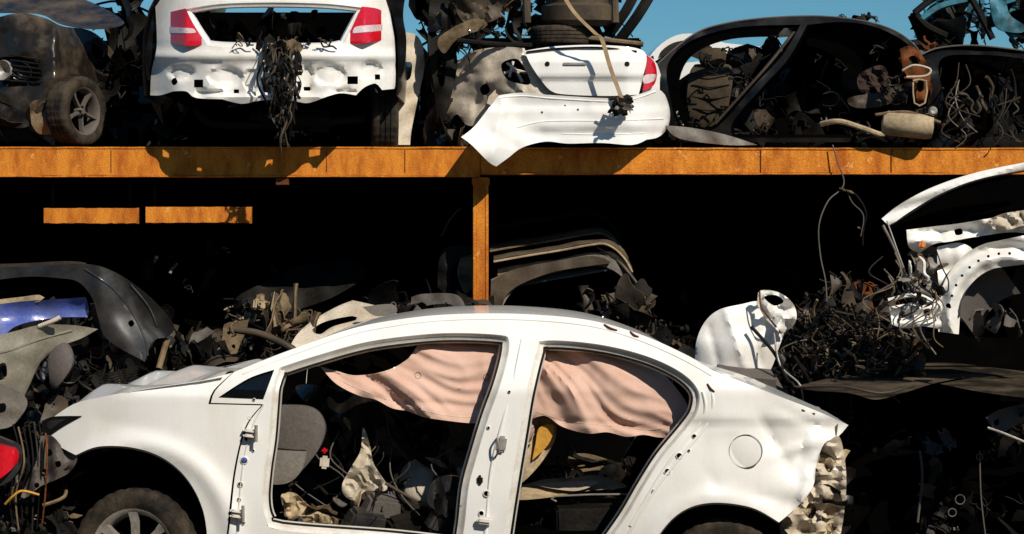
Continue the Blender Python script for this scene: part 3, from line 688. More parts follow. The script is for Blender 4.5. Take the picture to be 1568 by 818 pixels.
panel(mb,[(764,146,1),(800,142),(850,146),(950,150),(1005,135,1),(1018,145),(1026,172),(1022,196),(1008,210),(990,214,1),(968,222),(920,219),(870,220),(835,217),(800,226),(778,242),(760,255,1),(748,248),(722,222),(706,210,1),(725,195),(745,170)],[],ybp,WHITE,res=6,t=.006)
for pts in([(790,196),(835,186),(930,185),(1015,182)],[(860,205),(920,206),(985,204)],[(764,150),(800,147),(850,151),(950,155),(1004,140)]):
    ptube(mb,[(p.x,p.y,ybp(p.x,p.y)+.003) for p in sm(pts,10,False)],.007,WHITE,k=1)
for u,v in((885,168),(830,172),(865,162)):lathe(mb,P(u,v,ybp(u,v)-.002),(0,-1,0),[(0,.001),(.007,.001)],DARK,12)
mb.build('hanging_bumper',cc,50)
mb=MB()
scatter(mb,51,40,680,790,175,218,3.35,3.8,.1,.25,[DARK,VDARK,BLACK,BROWN])
wheel(mb,P(706,205,3.65),.27,.2,(-.3,-1,0),spokes=5,rimm=GREYP)
scatter(mb,52,24,1000,1060,185,218,3.35,3.7,.08,.2,[DARK,CREAM,DARK,BLACK])
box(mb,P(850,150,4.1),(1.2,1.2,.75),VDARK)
mb.build('underbody',cc)
mb=MB()
st=[(858,-15,2.92),(880,20,2.90),(910,50,2.90),(922,62,2.92),(935,105,2.93),(948,140,2.92),(955,160,2.91)]
c=cr3([P(*q) for q in st],8);loft(mb,[[p+Vector((-.014,0,0)) for p in c],[p+Vector((.014,.004,.004)) for p in c]],STRAP,t=.004)
scatter(mb,53,30,942,964,150,172,2.88,2.94,.03,.08,[DARK,LGREY,DARK])
mb.build('strap',cc)
ty=empty('loose_tyre',P(858,56,3.4));mb=MB();wheel(mb,P(858,56,3.4),.215,.13,(0,-.05,1),rimm=DARK);mb.build('tyre',ty)
ck=empty('crushed_car',P(800,20,3.6));mb=MB()
scatter(mb,61,120,665,935,-40,58,3.4,4.2,.10,.34,[DARK,TAN,BROWN,DARK,DARK,BLACK,BROWN,DARK],edge=lambda u:-45)
scatter(mb,62,60,655,735,-30,215,3.7,4.0,.15,.4,[DARK,BLACK,DARK,DARK])
lathe(mb,P(885,10,3.4),(0,-.1,1),[(0,-.14),(.22,-.14),(.26,-.1),(.26,0),(.23,.02),(.23,.1),(.27,.14)],BROWN,40)
for u in (805,940):ptube(mb,[(u,-30,3.3),(u+2,35,3.3)],.03,BROWN,k=2)
panel(mb,[(660,-20,1),(690,-20,1),(685,40),(700,90),(690,150),(672,190),(664,130),(655,60)],[[(668,20),(676,20),(674,50),(667,50)],[(670,90),(682,92),(680,130),(672,128)]],lambda u,v:3.5+.05*nz(u,v,.03,5),DARK,res=8,t=.03)
panel(mb,[(690,-20,1),(790,-20,1),(770,10),(760,30),(720,38),(700,20)],[],lambda u,v:3.4+.08*nz(u,v,.03,6)+.05*abs(nz(u,v,.08,2)),BROWN,res=6,t=.02)
panel(mb,[(672,58),(720,30),(745,34),(740,44),(700,60),(680,82)],[],lambda u,v:3.35+.05*nz(u,v,.03,6),TAN,res=6,t=.02)
for a,b in(((1000,-15),(945,66)),((975,-15),(935,50))):
    ptube(mb,[(a[0],a[1],3.4),((a[0]+b[0])/2+3,(a[1]+b[1])/2,3.35),(b[0],b[1],3.4)],.04,DARK,k=3,seg=6)
ptube(mb,[(880,55,3.35),(930,62,3.3),(985,68,3.3)],.02,TAN)
ptube(mb,[(700,62,3.3),(760,68,3.3),(815,70,3.3)],.02,DARK)
mb.build('mangled_body',ck)
cd=empty('stripped_black_sedan',P(1220,130,3.9));mb=MB()
H1=[(1022,100),(1052,66),(1100,48),(1150,40),(1226,38,1),(1198,85),(1156,130),(1110,184),(1085,200),(1042,198),(1026,150)]
H2=[(1236,38,1),(1290,34),(1342,42),(1390,68),(1412,104),(1420,150),(1408,182),(1340,208),(1260,211),(1122,211,1),(1122,187),(1166,135),(1207,90)]
def yd(u,v):return 3.34+.22*max(0,(120-v)/95)**1.2+.02*nz(u,v,.03,2)+(.25*((u-1380)/50)**2 if u>1380 else 0)
panel(mb,[(1000,104,1),(1025,82),(1060,54),(1110,36),(1180,27),(1260,25),(1330,34),(1375,50),(1405,75),(1425,110),(1432,150),(1425,190),(1400,218,1),(1030,218,1),(1018,190),(1010,150)],[H1,H2],yd,BLACK,res=8,t=.006)
lip(mb,H1,[(2,.01),(4,.03),(5,.07)],yd,VDARK);lip(mb,H2,[(2,.01),(4,.03),(5,.07)],yd,VDARK)
ptube(mb,[(u,v,yd(u,v)) for u,v in((1002,102),(1060,54),(1110,36),(1180,27),(1260,25),(1330,34),(1375,50),(1405,75),(1425,110))],.006,SEAT,seg=6)  # lighter tube colours in the highlight along the black roof rim
ptube(mb,[(1215,50,3.52),(1180,95,3.37),(1140,140,3.35),(1095,190,3.35)],.02,BROWN,flat=.5)
c0=sm([(1222,26),(1260,25),(1330,34),(1375,50),(1405,75),(1425,110)],10,False)
loft(mb,[[P(p.x,p.y,yd(p.x,p.y))+Vector((-.02*j*ss(1300,1425,p.x),j*.17,.012*math.sin(j*.45))) for p in c0] for j in range(8)],BLACK,t=.006)
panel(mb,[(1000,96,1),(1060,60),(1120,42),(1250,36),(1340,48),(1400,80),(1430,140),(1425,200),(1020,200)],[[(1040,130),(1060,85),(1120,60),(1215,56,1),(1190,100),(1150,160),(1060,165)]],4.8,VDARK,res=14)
mb.build('body_shell',cd,50)
mb=MB()
STAN=mat('dusty_seat_fabric',(.07,.053,.034),.9,dirt=(.03,.023,.015),amt=.8,ds=8,bump=.4,bs=120,spec=.1)
panel(mb,[(1072,80,1),(1080,74),(1105,74),(1112,82),(1110,98,1),(1076,98)],[],yseat(3.85,.06,1092,86,26,18),STAN,res=5,t=.08)
panel(mb,[(1060,104),(1075,98),(1110,98),(1122,108),(1118,150),(1105,190),(1060,195,1),(1052,150)],[],yseat(3.9,.1,1088,150,50,60),STAN,res=6,t=.1)
for q in range(4):ptube(mb,[(1058+q,112+q*18,3.82),(1088,116+q*18,3.79),(1118-q,112+q*18,3.82)],.005,DARK,seg=5)
scatter(mb,71,90,1130,1390,90,215,3.8,4.7,.15,.4,[DARK,DARK,VDARK,BROWN,BLACK])
scatter(mb,73,24,1035,1400,40,200,3.45,3.7,.1,.3,[DARK,BLACK,DARK,BROWN],kind=5)
scatter(mb,74,14,1040,1380,180,212,3.4,3.6,.08,.2,[DARK,BROWN,BLACK])
scatter(mb,72,22,1380,1432,60,215,3.25,3.5,.05,.15,[TAN,RUST2,DARK,DARK,BROWN])
panel(mb,[(1378,75,1),(1395,70),(1412,85),(1425,112),(1418,150),(1405,158),(1400,125),(1385,110)],[[(1392,88),(1402,86),(1406,98),(1396,101)],[(1405,125),(1414,124),(1414,138),(1406,140)]],lambda u,v:3.22+.05*nz(u,v,.06,2),RUST2,res=5,t=.02)
tube(mb,[P(1382,108,3.14),P(1400,100,3.12),P(1424,106,3.12),P(1418,116,3.12),P(1388,118,3.14)],.008,CREAM)
tube(mb,[P(1398,124,3.12),P(1418,124,3.12),P(1416,158,3.12),P(1400,158,3.12),P(1398,126,3.12)],.007,TAN2,k=2)
ptube(mb,[(1258,190,3.2),(1285,186,3.1),(1320,196,3.1),(1350,206,3.12),(1362,196,3.15)],.020,TAN2)
lathe(mb,P(1392,192,3.12),(1,-.15,-.12),[(0,-.19),(.07,-.18),(.085,-.15),(.085,.12),(.075,.16),(0,.17)],TAN2,24)
ptube(mb,[(1340,176,3.1),(1390,172,3.1),(1440,188,3.1)],.012,TAN)
lathe(mb,P(1429,170,3.05),(0,-1,0),[(0,.01),(.02,.012),(.028,.005),(.033,-.01)],SILV,16)
panel(mb,[(1315,115),(1350,100),(1362,125),(1345,150),(1318,140)],[],lambda u,v:3.6+.05*nz(u,v,.1,2),mat('worn_pad',(.05,.032,.027),.9,ds=30,bump=1,spec=.1),res=5,t=.03)
panel(mb,[(1300,150),(1350,140),(1400,122),(1404,128),(1360,160),(1310,165)],[],lambda u,v:3.5+.04*nz(u,v,.06,2),BROWN,res=5,t=.02)
panel(mb,[(1018,192,1),(1060,196),(1110,206),(1160,222,1),(1110,222),(1040,212)],[],lambda u,v:3.24+.03*nz(u,v,.05,2),LGREY,res=6,t=.01)
mb.build('seats_and_mechanicals',cd)
ce=empty('wrecked_dark_car',P(1500,150,3.7));mb=MB()
panel(mb,[(1408,86,1),(1430,74),(1480,70),(1540,74),(1600,84),(1650,95),(1650,230,1),(1420,225,1),(1432,150)],[[(1440,92),(1500,84),(1580,92),(1640,110),(1640,170),(1560,205),(1450,205),(1445,150)]],lambda u,v:3.3+.15*max(0,(110-v)/40)+.02*nz(u,v,.03,2),BLACK,res=9,t=.01)
ptube(mb,[(1410,84,3.35),(1440,73,3.4),(1500,70,3.4),(1600,82,3.4)],.006,SEAT,seg=6)
c0=sm([(1410,84),(1440,73),(1500,70),(1600,82)],12,False);loft(mb,[[P(p.x,p.y,3.4)+Vector((0,j*.2,.01*j)) for p in c0] for j in range(6)],BLACK,t=.006)
scatter(mb,81,110,1420,1640,100,218,3.4,4.2,.12,.4,[DARK,VDARK,BLACK,VDARK,DARK])
scatter(mb,82,24,1430,1600,110,215,3.2,3.4,.08,.2,[BROWN,BROWN,DARK,DARK,DARK,DARK],kind=1)
for i in range(9):
    rg=random.Random(i);u=rg.uniform(1440,1560);v=rg.uniform(90,150)
    ptube(mb,[(u,v,3.2),(u+rg.uniform(-20,20),v+30,3.15),(u+rg.uniform(-30,30),v+60,3.15),(u+rg.uniform(-10,50),v+80,3.2)],.004,rg.choice([LGREY,BROWN,DARK]),seg=5)
mb.build('shell_and_parts',ce)
cf=empty('teal_truck_frame',P(1490,30,4.2));mb=MB()
for i,a in enumerate([[(1400,20),(1425,0),(1450,-15)],[(1403,22),(1420,40),(1450,55)],[(1515,-15),(1530,30),(1555,60)],[(1480,-15),(1500,20),(1520,60)],[(1410,30),(1440,10),(1480,0)]]):
    ptube(mb,[(u,v,4.0) for u,v in a],.025,[DARK,DARK,TEAL,DARK,TEAL][i],seg=6)
panel(mb,[(1515,-20,1),(1540,-20,1),(1545,20),(1570,40),(1565,50),(1530,45),(1518,20)],[],lambda u,v:3.95+.05*nz(u,v,.05,2),TEAL,res=6,t=.02)
scatter(mb,91,90,1415,1640,-30,70,4.0,4.6,.15,.4,[DARK,DARK,TEAL,BLACK,VDARK,DARK],edge=lambda u:-30 if u>1440 else 20)
scatter(mb,92,12,1285,1345,22,32,4.0,4.3,.05,.12,[DARK,BROWN])
mb.build('frame',cf)
cg=empty('distant_white_car',P(1050,70,7));mb=MB()
cs=[]
for j in range(6):
    y=6.5+j*.3;cs.append([P(u,v,6.5)+Vector((0,y-6.5,.06*math.sin(j*.63))) for u,v in[(985,104),(1000,80),(1020,62),(1045,52),(1080,54),(1110,66),(1170,72),(1230,84),(1240,110)]])
loft(mb,cs,WHITE,t=.01)
panel(mb,[(985,104,1),(1000,80),(1020,62),(1045,52),(1080,54),(1110,66),(1170,72),(1230,84),(1240,140,1),(985,140,1)],[[(1010,82),(1030,66),(1060,62),(1090,72),(1080,92),(1015,96)]],6.5,WHITE,res=10)
mb.build('body',cg)
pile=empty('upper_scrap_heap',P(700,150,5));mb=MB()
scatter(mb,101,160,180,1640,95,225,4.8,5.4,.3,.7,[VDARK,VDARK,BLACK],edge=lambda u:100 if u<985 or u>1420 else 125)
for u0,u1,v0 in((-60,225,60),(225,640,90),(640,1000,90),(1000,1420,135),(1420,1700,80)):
    a=P(u0,v0,5.6);b=P(u1,225,5.6);box(mb,((a.x+b.x)/2,5.9,(a.z+b.z)/2),(b.x-a.x-.02,.5,a.z-b.z),VDARK,bev=.05)  # plain near-black blocks added so the gaps behind the cars stay dark
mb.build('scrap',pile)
# ================================================================= LOWER PILES
hp=empty('scrap_metal_heap',P(400,520,3));mb=MB()
cs=[]
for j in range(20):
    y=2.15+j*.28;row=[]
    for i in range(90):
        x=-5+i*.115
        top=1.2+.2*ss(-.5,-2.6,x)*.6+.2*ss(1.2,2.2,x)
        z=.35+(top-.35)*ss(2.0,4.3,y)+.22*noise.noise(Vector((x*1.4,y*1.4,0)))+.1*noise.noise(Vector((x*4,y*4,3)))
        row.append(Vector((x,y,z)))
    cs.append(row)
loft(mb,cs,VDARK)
mb.build('heap_base',hp)
mb=MB()
MM=[DARK,DARK,BROWN,DARK,VDARK,BROWN,BLACK,DARK]
scatter(mb,111,120,240,470,470,560,2.5,3.4,.10,.32,MM,edge=lambda u:520-50*ss(300,420,u))
scatter(mb,112,40,350,480,465,530,2.4,2.8,.10,.32,[TAN,TAN2,DARK,BROWN,BROWN,TAN])
scatter(mb,113,50,560,760,465,500,2.6,3.3,.12,.3,MM)
scatter(mb,114,80,890,1060,460,560,2.6,3.4,.08,.24,[DARK,DARK,BROWN,DARK,BLACK,DARK],edge=lambda u:460+.25*(u-890))
scatter(mb,115,200,1195,1400,420,575,2.4,3.6,.08,.28,[DARK,DARK,BROWN,DARK,RUST2,BLACK,DARK,BROWN],edge=lambda u:485-60*ss(1200,1270,u)+50*ss(1320,1400,u))
scatter(mb,116,60,1205,1395,480,570,2.3,2.8,.08,.24,[TAN,BROWN,DARK,DARK,BROWN,DARK],kind=1)
scatter(mb,119,60,1205,1395,460,570,2.3,2.8,.15,.4,[TAN,BROWN,DARK,DARK,BROWN,DARK],kind=5)
scatter(mb,117,90,-20,260,450,640,2.6,3.4,.15,.4,[DARK,DARK,BLACK,DARK,BROWN],edge=lambda u:470)
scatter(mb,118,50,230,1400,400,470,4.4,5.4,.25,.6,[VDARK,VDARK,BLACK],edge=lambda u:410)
mb.build('scrap_parts',hp)
mb=MB()
scatter(mb,121,12,215,345,375,440,3.6,3.8,.05,.12,[LGREY,DARK,DARK,DARK])
panel(mb,[(360,460),(410,430),(470,405),(540,400),(560,420),(520,450),(470,470),(420,480)],[],lambda u,v:4.1+.15*nz(u,v,.02,3)+(v-400)*-.004,DARK,res=8,t=.01)
mb.build('hanging_parts',hp)
b1=empty('grey_bumper_cover',P(180,480,2.1));mb=MB()
def y1(u,v):return 2.0+.0014*max(0,150-u)+((u-215)/60)**2*.05*(u>215)+.06*((v-440)/90)**2+.01*nz(u,v,.03,1)+.08*ss(140,215,u)*math.sin((v-u)*.03)
panel(mb,[(-30,420,1),(0,410),(50,408),(125,404),(165,412),(205,435),(240,465),(266,498),(258,515),(238,520),(228,535),(222,554,1),(205,545),(178,530),(158,512),(150,485),(140,455),(120,432),(90,426),(40,424),(-30,432,1)],[[(196,494),(202,490),(206,496),(200,501)]],y1,GREYP,res=6,t=.005)
for pts in([(130,412),(170,440),(200,475),(222,520),(226,545)],[(200,436),(228,470),(240,500)]):ptube(mb,[(p.x,p.y,y1(p.x,p.y)+.002) for p in sm(pts,8,False)],.008,GREYP,seg=8,k=1)
panel(mb,[(-30,405,1),(40,403),(100,400),(130,403),(120,410),(40,412),(-30,412,1)],[],lambda u,v:2.3-.002*u,BROWN,res=6,t=.02)
for k in range(4):panel(mb,[(222+k*7,452+k*6,1),(232+k*7,460+k*6,1),(236+k*6,500+k*3,1),(224+k*7,480+k*5,1)],[],2.15+.03*k,DARK,res=8,t=.01)
mb.build('cover',b1,50)
b2=empty('blue_bumper_cover',P(60,480,2));mb=MB()
def y2(u,v):return 1.9+.07*math.sin((v-455)*.06)+.02*nz(u,v,.03,1)+.001*u
panel(mb,[(-30,470,1),(30,462),(90,458),(130,455,1),(136,470),(134,486,1),(95,486),(50,492),(20,502),(5,518),(-5,532),(-30,535,1)],[],y2,BLUE,res=6,t=.005)
panel(mb,[(-30,462,1),(30,455),(60,452),(60,462),(-30,474,1)],[],1.98,TAN2,res=6,t=.02)
mb.build('cover',b2,50)
b3=empty('pale_bumper_cover',P(60,560,1.9));mb=MB()
GG=mat('dusty_grey_green_paint',(.24,.22,.17),.45,dirt=(.13,.11,.08),amt=.7,ds=3,bump=.05,spec=.3,coat=.1)
def y3(u,v):return 1.75+.0015*u+.04*math.sin(u*.04+v*.03)+.02*nz(u,v,.04,2)
panel(mb,[(-30,520,1),(20,508),(60,498),(110,498),(150,504,1),(125,518),(90,532),(62,555),(45,590),(30,620),(10,648,1),(-30,650,1)],[[(-5,560,1),(8,556),(10,576),(-4,582)]],y3,GG,res=6,t=.006)
ptube(mb,[(p.x,p.y,y3(p.x,p.y)) for p in sm([(-20,545),(20,535),(60,520),(110,506)],8,False)],.008,GG,seg=6,k=1)
panel(mb,[(-30,590,1),(0,588),(30,600),(42,618),(30,640),(12,655),(-30,660,1)],[[(-4,620),(8,618),(8,630),(-4,632)]],lambda u,v:y3(u,v)-.08,LGREY,res=6,t=.006)
panel(mb,[(75,545),(95,525),(108,535),(110,560),(90,590),(78,592)],[],yseat(1.8,.06,92,560,24,40),SEAT,res=5,t=.04)
ptube(mb,[(60,500,1.8),(80,492,1.78),(92,486,1.78)],.015,CREAM)
mb.build('cover',b3,50)
b9=empty('loose_front_end_parts',P(100,600,1.9));mb=MB()
scatter(mb,131,60,30,200,545,650,1.9,2.3,.1,.3,[DARK,DARK,BLACK,BROWN,DARK,GREYP])
ptube(mb,[(243,565,2.1),(256,520,2.2)],.02,TAN,k=1)
for i in range(8):panel(mb,[(150,575+i*4,1),(210,560+i*4,1),(212,562+i*4,1),(152,577+i*4,1)],[],2.0,DARK,res=30)
mb.build('parts',b9)
b4=empty('cream_bumper_cover',P(520,490,2.3));mb=MB()
def y4(u,v):return 2.2+.004*(530-v)*1.6+.03*nz(u,v,.04,2)+.03*math.sin(u*.03)
panel(mb,[(442,535,1),(455,512),(480,490),(515,470),(540,460,1),(575,468),(605,478),(612,492,1),(580,500),(540,505),(505,515),(480,530)],[[(478,505),(500,492),(540,484),(545,490),(510,500),(490,512)]],y4,CREAM,res=5,t=.01)
panel(mb,[(555,470,1),(600,466),(606,480),(575,484)],[],2.3,LGREY,res=5,t=.02)
panel(mb,[(630,455,1),(650,450),(700,452),(716,480,1),(700,478),(690,466),(655,468),(640,480),(628,480,1)],[],lambda u,v:2.8+.02*nz(u,v,.06,2),SEAT,res=5,t=.02)
ptube(mb,[(360,505,2.3),(400,512,2.25),(440,530,2.2),(470,552,2.2)],.025,BROWN,seg=8)
mb.build('cover',b4,50)
b5=empty('crumpled_white_fender',P(1135,510,2.4));mb=MB()
def y5(u,v):
    d=max(0,1-((u-1125)/75)**2-((v-530)/85)**2)
    y=2.35-.22*d**.5+.03*nz(u,v,.025,2)+ (.06*nz(u,v,.06,5) if u>1160 and v<515 else 0)
    for a,b,w,h in(((1110,475),(1140,560),7,-.03),((1085,500),(1100,560),7,.02),((1150,480),(1165,560),6,.03)):
        dd,t=seg_d(u,v,a,b);y+=h*math.exp(-dd/w)
    return y
panel(mb,[(1064,562,1),(1066,525),(1078,495),(1100,475),(1135,466),(1162,462),(1172,480),(1196,505),(1200,512,1),(1192,535),(1183,560),(1174,576,1),(1120,572)],[],y5,WHITE2,res=5,t=.008)
panel(mb,[(1160,466,1),(1163,446),(1190,447),(1212,462),(1220,482),(1214,500),(1196,512,1),(1182,498),(1170,485)],[[(1170,455),(1188,452),(1200,462),(1185,468)]],lambda u,v:2.12+.12*nz(u,v,.05,7)+.06*abs(nz(u,v,.08,2)),WHITE2,res=4,t=.008)
ptube(mb,[(1163,446,2.1),(1166,470,2.08),(1180,490,2.06),(1196,510,2.1)],.006,RUST2)
ptube(mb,[(1150,500,2.1),(1185,540,2.05),(1205,580,1.95),(1215,590,1.9),(1228,620,1.9)],.012,DARK)
ptube(mb,[(1185,510,2.05),(1195,560,2.0),(1225,590,1.9),(1230,625,1.9)],.007,SILV)
box(mb,P(1140,590,2.1),(.45,.3,.18),SEAT,(.3,.1,.1),bev=.05)
mb.build('fender',b5,50)
b6=empty('stack_of_car_doors',P(860,400,3.9));mb=MB()
for i,(dv,du,m,y) in enumerate([(0,-12,DARK,3.95),(26,0,BROWN,3.7),(42,6,BROWN,3.62),(62,12,DARK,3.58),(82,20,SEAT,3.55)]):
    o=[(750,352),(800,343),(850,335),(900,326),(925,326),(948,344),(962,368)]
    o=[(a+du,b+dv-(5 if i==0 else 0)) for a,b in o]
    top=sm(o,8,False);cs=[]
    for (dy,dz,k) in((0,9,0),(-.01,4,0),(0,0,0),(.03,-2,0),(.5,-6,0),(.9,-2,0)):
        cs.append([P(p.x,p.y+dz,y)+Vector((0,dy,.012*noise.noise(Vector((p.x*.03,dy*3,i))))) for p in top])
    loft(mb,cs,m,t=.006)
    ptube(mb,[(p.x,p.y+7,y-.02) for p in top[::3]],.008,[DARK,TAN,TAN2,TAN,LGREY][i],seg=6,k=3)
panel(mb,[(752,428,1),(790,412),(850,400),(912,390),(940,398),(965,418),(990,452,1),(960,430),(935,412),(905,408),(850,418),(800,435),(778,455),(765,480,1),(750,480,1)],[],lambda u,v:3.5+.02*nz(u,v,.04,2),LGREY,res=6,t=.05)
panel(mb,[(752,430,1),(790,412),(850,400),(905,392),(935,402),(905,407),(850,416),(800,434),(776,452),(766,478,1),(750,478,1)],[],lambda u,v:3.46+.02*nz(u,v,.04,9),BROWN,res=6,t=.03)
panel(mb,[(670,440,1),(672,400),(682,380),(705,376),(722,378,1),(722,400),(700,402),(690,420),(688,455,1)],[],lambda u,v:3.5+.03*nz(u,v,.05,2),DARK,res=6,t=.03)
ptube(mb,[(676,362,3.5),(690,335,3.5),(706,318,3.5)],.006,BROWN)
panel(mb,[(705,395,1),(722,390,1),(724,440,1),(712,450),(700,420)],[],3.45,TAN,res=6,t=.02)
scatter(mb,141,30,895,1000,445,495,3.0,3.5,.1,.3,[DARK,TAN,BROWN,BLACK,DARK])
for k in range(8):ptube(mb,[(915+k*9,380+k*8,3.6),(945+k*6,400+k*8,3.5),(985+k*2,448+k*6,3.45)],.008,[DARK,BROWN,BLACK,TAN][k%4],seg=6)
mb.build('doors',b6,50)
# ================================================================= RIGHT WHITE FRONT STRUCTURE
b7=empty('stripped_white_front_end',P(1470,400,1.9));mb=MB()
panel(mb,[(1350,335,1),(1380,312),(1430,286),(1500,263),(1600,243,1),(1600,254,1),(1500,274),(1440,297),(1392,325),(1362,347,1)],[],lambda u,v:1.9+.015*math.sin((v+u*.3)*.25),WHITE,res=5,t=.02)
ptube(mb,[(1360,347,1.9),(1395,326,1.89),(1440,299,1.89),(1500,276,1.89),(1600,256,1.89)],.006,DARK)
panel(mb,[(1362,345,1),(1440,300),(1600,260,1),(1600,330,1),(1500,330),(1400,345),(1370,360)],[],2.15,VDARK,res=14)
panel(mb,[(1388,352,1),(1420,348),(1470,342),(1520,334),(1565,332),(1610,335,1),(1610,372,1),(1560,356),(1500,362),(1455,370),(1430,374),(1408,388,1),(1392,378)],[[(1462,352),(1472,350),(1474,358),(1464,360)]],lambda u,v:1.85+.03*math.sin(v*.2)+.05*nz(u,v,.035,2)+.02*abs(nz(u,v,.09,2)),WHITE2,res=4.5,t=.01)
H=[]
for k in range(9):
    a=math.radians(180+6+k*11);cu=1540;cv=480
    u=cu+86*math.cos(a);v=cv+92*math.sin(a);H.append([(u+2.4*math.cos(q*1.047),v+2.4*math.sin(q*1.047)) for q in range(6)])
H.append([(1452+4*math.cos(q*1.047),468+4*math.sin(q*1.047)) for q in range(6)])
arcO=[(1540+104*math.cos(math.radians(a)),480+112*math.sin(math.radians(a))) for a in range(180,275,12)]
arcI=[(1540+70*math.cos(math.radians(a)),485+76*math.sin(math.radians(a))) for a in range(180,275,12)]
panel(mb,[(1437,508,1)]+arcO+[(1610,352,1),(1610,400,1)]+arcI[::-1]+[(1468,512,1)],H,lambda u,v:1.8+.03*math.sin(math.hypot(u-1540,v-480)*.2)+.015*nz(u,v,.05,3),WHITE2,res=5,t=.006)
ci=sm(arcI,6,False);loft(mb,[[P(p.x,p.y,1.8) for p in ci],[P(p.x,p.y,1.95) for p in ci],[P(p.x+6,p.y+6,1.97) for p in ci],[P(p.x+30,p.y+40,2.05) for p in ci]],SEAT)
panel(mb,[(1475,500,1),(1480,450),(1510,420),(1560,405),(1610,402,1),(1610,520,1),(1480,515,1)],[],lambda u,v:2.1+.06*nz(u,v,.03,3),VDARK,res=10)
panel(mb,[(1362,470,1),(1400,463),(1440,458,1),(1442,505,1),(1415,500),(1385,503),(1366,497,1)],[[(1378,478),(1386,477),(1386,486),(1378,487)],[(1415,474),(1424,473),(1424,482),(1416,483)]],lambda u,v:1.82+.02*math.sin(v*.25)+.02*nz(u,v,.06,3),WHITE2,res=5,t=.03)
panel(mb,[(1392,385,1),(1430,378),(1442,400),(1440,430),(1425,455),(1400,462,1),(1395,430),(1402,410)],[[(1410,395),(1420,393),(1420,405),(1411,406)],[(1412,430),(1420,428),(1418,440),(1411,440)]],lambda u,v:1.9+.05*nz(u,v,.06,5)+.03*math.sin(v*.15),LGREY,res=5,t=.01)
panel(mb,[(1435,378,1),(1470,372),(1490,385),(1468,405),(1448,430),(1440,455,1),(1436,420)],[],lambda u,v:1.87+.03*nz(u,v,.05,6),WHITE2,res=5)
ptube(mb,[(1352,345,1.88),(1372,385,1.86),(1388,430,1.86),(1395,460,1.86)],.010,LGREY);ptube(mb,[(1358,338,1.86),(1380,400,1.85),(1400,452,1.86)],.005,SILV)
ptube(mb,[(1360,460,1.8),(1400,452,1.78),(1432,462,1.8)],.014,WHITE2)
scatter(mb,151,26,1385,1445,385,465,1.75,1.9,.04,.12,[LGREY,TAN,WHITE2,DARK,DARK,DARK])
scatter(mb,152,10,1480,1600,470,515,1.8,1.9,.1,.2,[SEAT,DARK,DARK])
box(mb,P(1412,375,1.8),(.04,.03,.05),mat('orange_label',(.7,.2,.03),.6),(0,.2,.1));
rg=random.Random(77)
for k in range(16):
    u=rg.uniform(1350,1440);v=rg.uniform(380,470)
    ptube(mb,[(u,v,1.82),(u+rg.uniform(-25,15),v+25,1.76),(u+rg.uniform(-40,20),v+50,1.78),(u+rg.uniform(-50,30),v+rg.uniform(60,95),1.85)],rg.uniform(.003,.006),rg.choice([TAN,DARK,LGREY,DARK,BLACK,SEAT]),seg=5)
panel(mb,[(1515,340),(1535,328),(1568,322,1),(1600,320,1),(1600,350,1),(1570,345),(1540,352)],[],lambda u,v:1.76+.05*nz(u,v,.08,2)+.04*abs(nz(u,v,.2,4)),CLOTH,res=4,t=.03)
mb.build('inner_fender',b7,45)
b8=empty('black_bonnet',P(1400,590,1.6));mb=MB()
DUST=mat('dusty_black_bonnet_paint',(.022,.018,.013),.4,dirt=(.15,.115,.075),amt=.8,ds=2.5,bump=.05,coat=.25,spec=.2)
def y8(u,v):return 1.15+(612-v)*.035+.03*nz(u,v,.02,2)
panel(mb,[(1215,592,1),(1290,575),(1370,560),(1450,556),(1530,564),(1610,574,1),(1610,605,1),(1500,580),(1440,585),(1380,603),(1340,612),(1300,602),(1240,598)],[],y8,DUST,res=7,t=.012)
ptube(mb,[(1220,594,y8(1220,594)),(1290,592,1.4),(1350,602,1.3),(1400,590,1.5)],.008,BROWN)
panel(mb,[(1440,588,1),(1500,578),(1610,572,1),(1610,612,1),(1560,608),(1500,600)],[],lambda u,v:1.0+(612-v)*.03+.02*nz(u,v,.03,4),DUST,res=7,t=.012)
mb.build('bonnets',b8,50)
b10=empty('dark_wreck',P(1450,700,1.3));mb=MB()
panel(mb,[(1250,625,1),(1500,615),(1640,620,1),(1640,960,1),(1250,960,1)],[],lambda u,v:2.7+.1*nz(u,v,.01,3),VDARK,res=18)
scatter(mb,161,90,1290,1620,650,840,2.0,2.6,.12,.4,[VDARK,VDARK,DARK,BLACK])
scatter(mb,163,26,1400,1470,660,830,1.9,2.1,.05,.18,[SEAT,DARK,DARK])
for u,v,r in((1470,765,.03),(1458,785,.025),(1500,700,.02)):
    tube(mb,[P(u,v,1.8)+Vector((r*math.cos(a*.785),0,r*math.sin(a*.785))) for a in range(9)],.004,SEAT,k=2,closed=True)
ptube(mb,[(1500,690,1.8),(1502,760,1.8),(1510,830,1.8)],.005,SEAT);ptube(mb,[(1408,690,1.8),(1412,730,1.78),(1405,800,1.8)],.008,SEAT)
panel(mb,[(1510,640,1),(1540,625),(1610,610,1),(1610,640,1),(1560,650),(1530,668,1)],[[(1522,645),(1530,642),(1530,650),(1524,652)],[(1560,632),(1568,630),(1568,637),(1561,639)]],lambda u,v:1.3+.04*nz(u,v,.06,3),SEAT,res=5,t=.02)
ptube(mb,[(1512,655,1.2),(1540,665,1.2),(1600,690,1.2)],.008,SILV)
mb.build('wreckage',b10)
b11=empty('scrap_parts_heap',P(1250,600,1.9));mb=MB()
scatter(mb,171,60,1160,1310,565,700,1.9,2.4,.12,.35,[DARK,VDARK,BLACK,DARK])
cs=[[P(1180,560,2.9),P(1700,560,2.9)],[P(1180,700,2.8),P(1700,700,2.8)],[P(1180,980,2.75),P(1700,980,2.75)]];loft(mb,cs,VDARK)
mb.build('parts',b11)
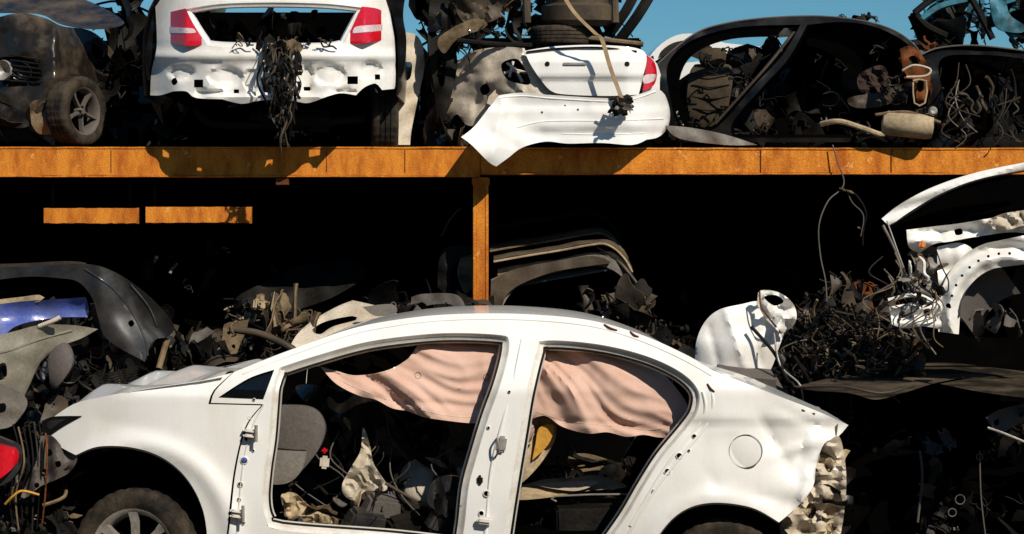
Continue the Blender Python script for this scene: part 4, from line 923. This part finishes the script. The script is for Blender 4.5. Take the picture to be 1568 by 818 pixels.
b12=empty('hanging_cable',P(1285,330,3.1));mb=MB()
ptube(mb,[(1275,222,3.16),(1283,250,3.14),(1292,275,3.12),(1288,290,3.1),(1268,308,3.05),(1254,345,3.0),(1256,390,3.0),(1264,430,2.95),(1266,462,2.9)],.005,SEAT,seg=6)
ptube(mb,[(1290,290,3.1),(1310,298,3.08),(1326,325,3.05),(1322,352,3.05),(1321,376,3.05)],.006,DARK,seg=6)
ptube(mb,[(1296,290,3.1),(1305,310,3.08),(1322,330,3.05),(1318,362,3.05)],.004,SEAT,seg=6)
for u,v in((1290,290),(1302,294),(1318,350)):box(mb,P(u,v,3.08),(.05,.03,.02),TAN,(0,.4,0))
mb.build('cable',b12)
g=MB();n=40
vs=[];fs=[]
for j in range(n+1):
    for i in range(n+1):
        a=(i/n-.5)*2;b=(j/n-.5)*2;vs.append((math.copysign(abs(a)**3,a)*500,math.copysign(abs(b)**3,b)*500,0))
for j in range(n):
    for i in range(n):fs.append([j*(n+1)+i,j*(n+1)+i+1,(j+1)*(n+1)+i+1,(j+1)*(n+1)+i])
g.add(vs,fs,GROUND);g.build('ground')
# ================================================================= LIGHT, SKY, CAMERA
S=Vector((.45,-.66,.68)).normalized()
el=math.asin(S.z);az=math.atan2(S.x,S.y)
w=bpy.data.worlds.new('World');scene.world=w;w.use_nodes=True;N=w.node_tree.nodes;L=w.node_tree.links
bg=N['Background'];sk=N.new('ShaderNodeTexSky');sk.sky_type='NISHITA';sk.sun_disc=False;sk.sun_elevation=el;sk.sun_rotation=az
sk.air_density=1.2;sk.dust_density=0;sk.ozone_density=3.5
tint=N.new('ShaderNodeVectorMath');tint.operation='MULTIPLY';tint.inputs[1].default_value=(.60,1.10,1.28)
L.new(sk.outputs[0],tint.inputs[0]);L.new(tint.outputs[0],bg.inputs[0]);bg.inputs[1].default_value=.054
sl=bpy.data.lights.new('sun','SUN');sl.energy=5;sl.angle=math.radians(.5);sl.color=(1,.92,.80)
so=bpy.data.objects.new('sun',sl);so.rotation_euler=S.to_track_quat('Z','Y').to_euler();so.location=(3,-4,8);scene.collection.objects.link(so)
cam=bpy.data.cameras.new('camera');co=bpy.data.objects.new('camera',cam);co.location=(0,-10,ZC);co.rotation_euler=(math.pi/2,0,0)
cam.sensor_width=36;cam.lens=K*36/1568;cam.clip_end=2000;scene.collection.objects.link(co);scene.camera=co
scene.view_settings.view_transform='Standard';scene.view_settings.look='None';scene.view_settings.exposure=0
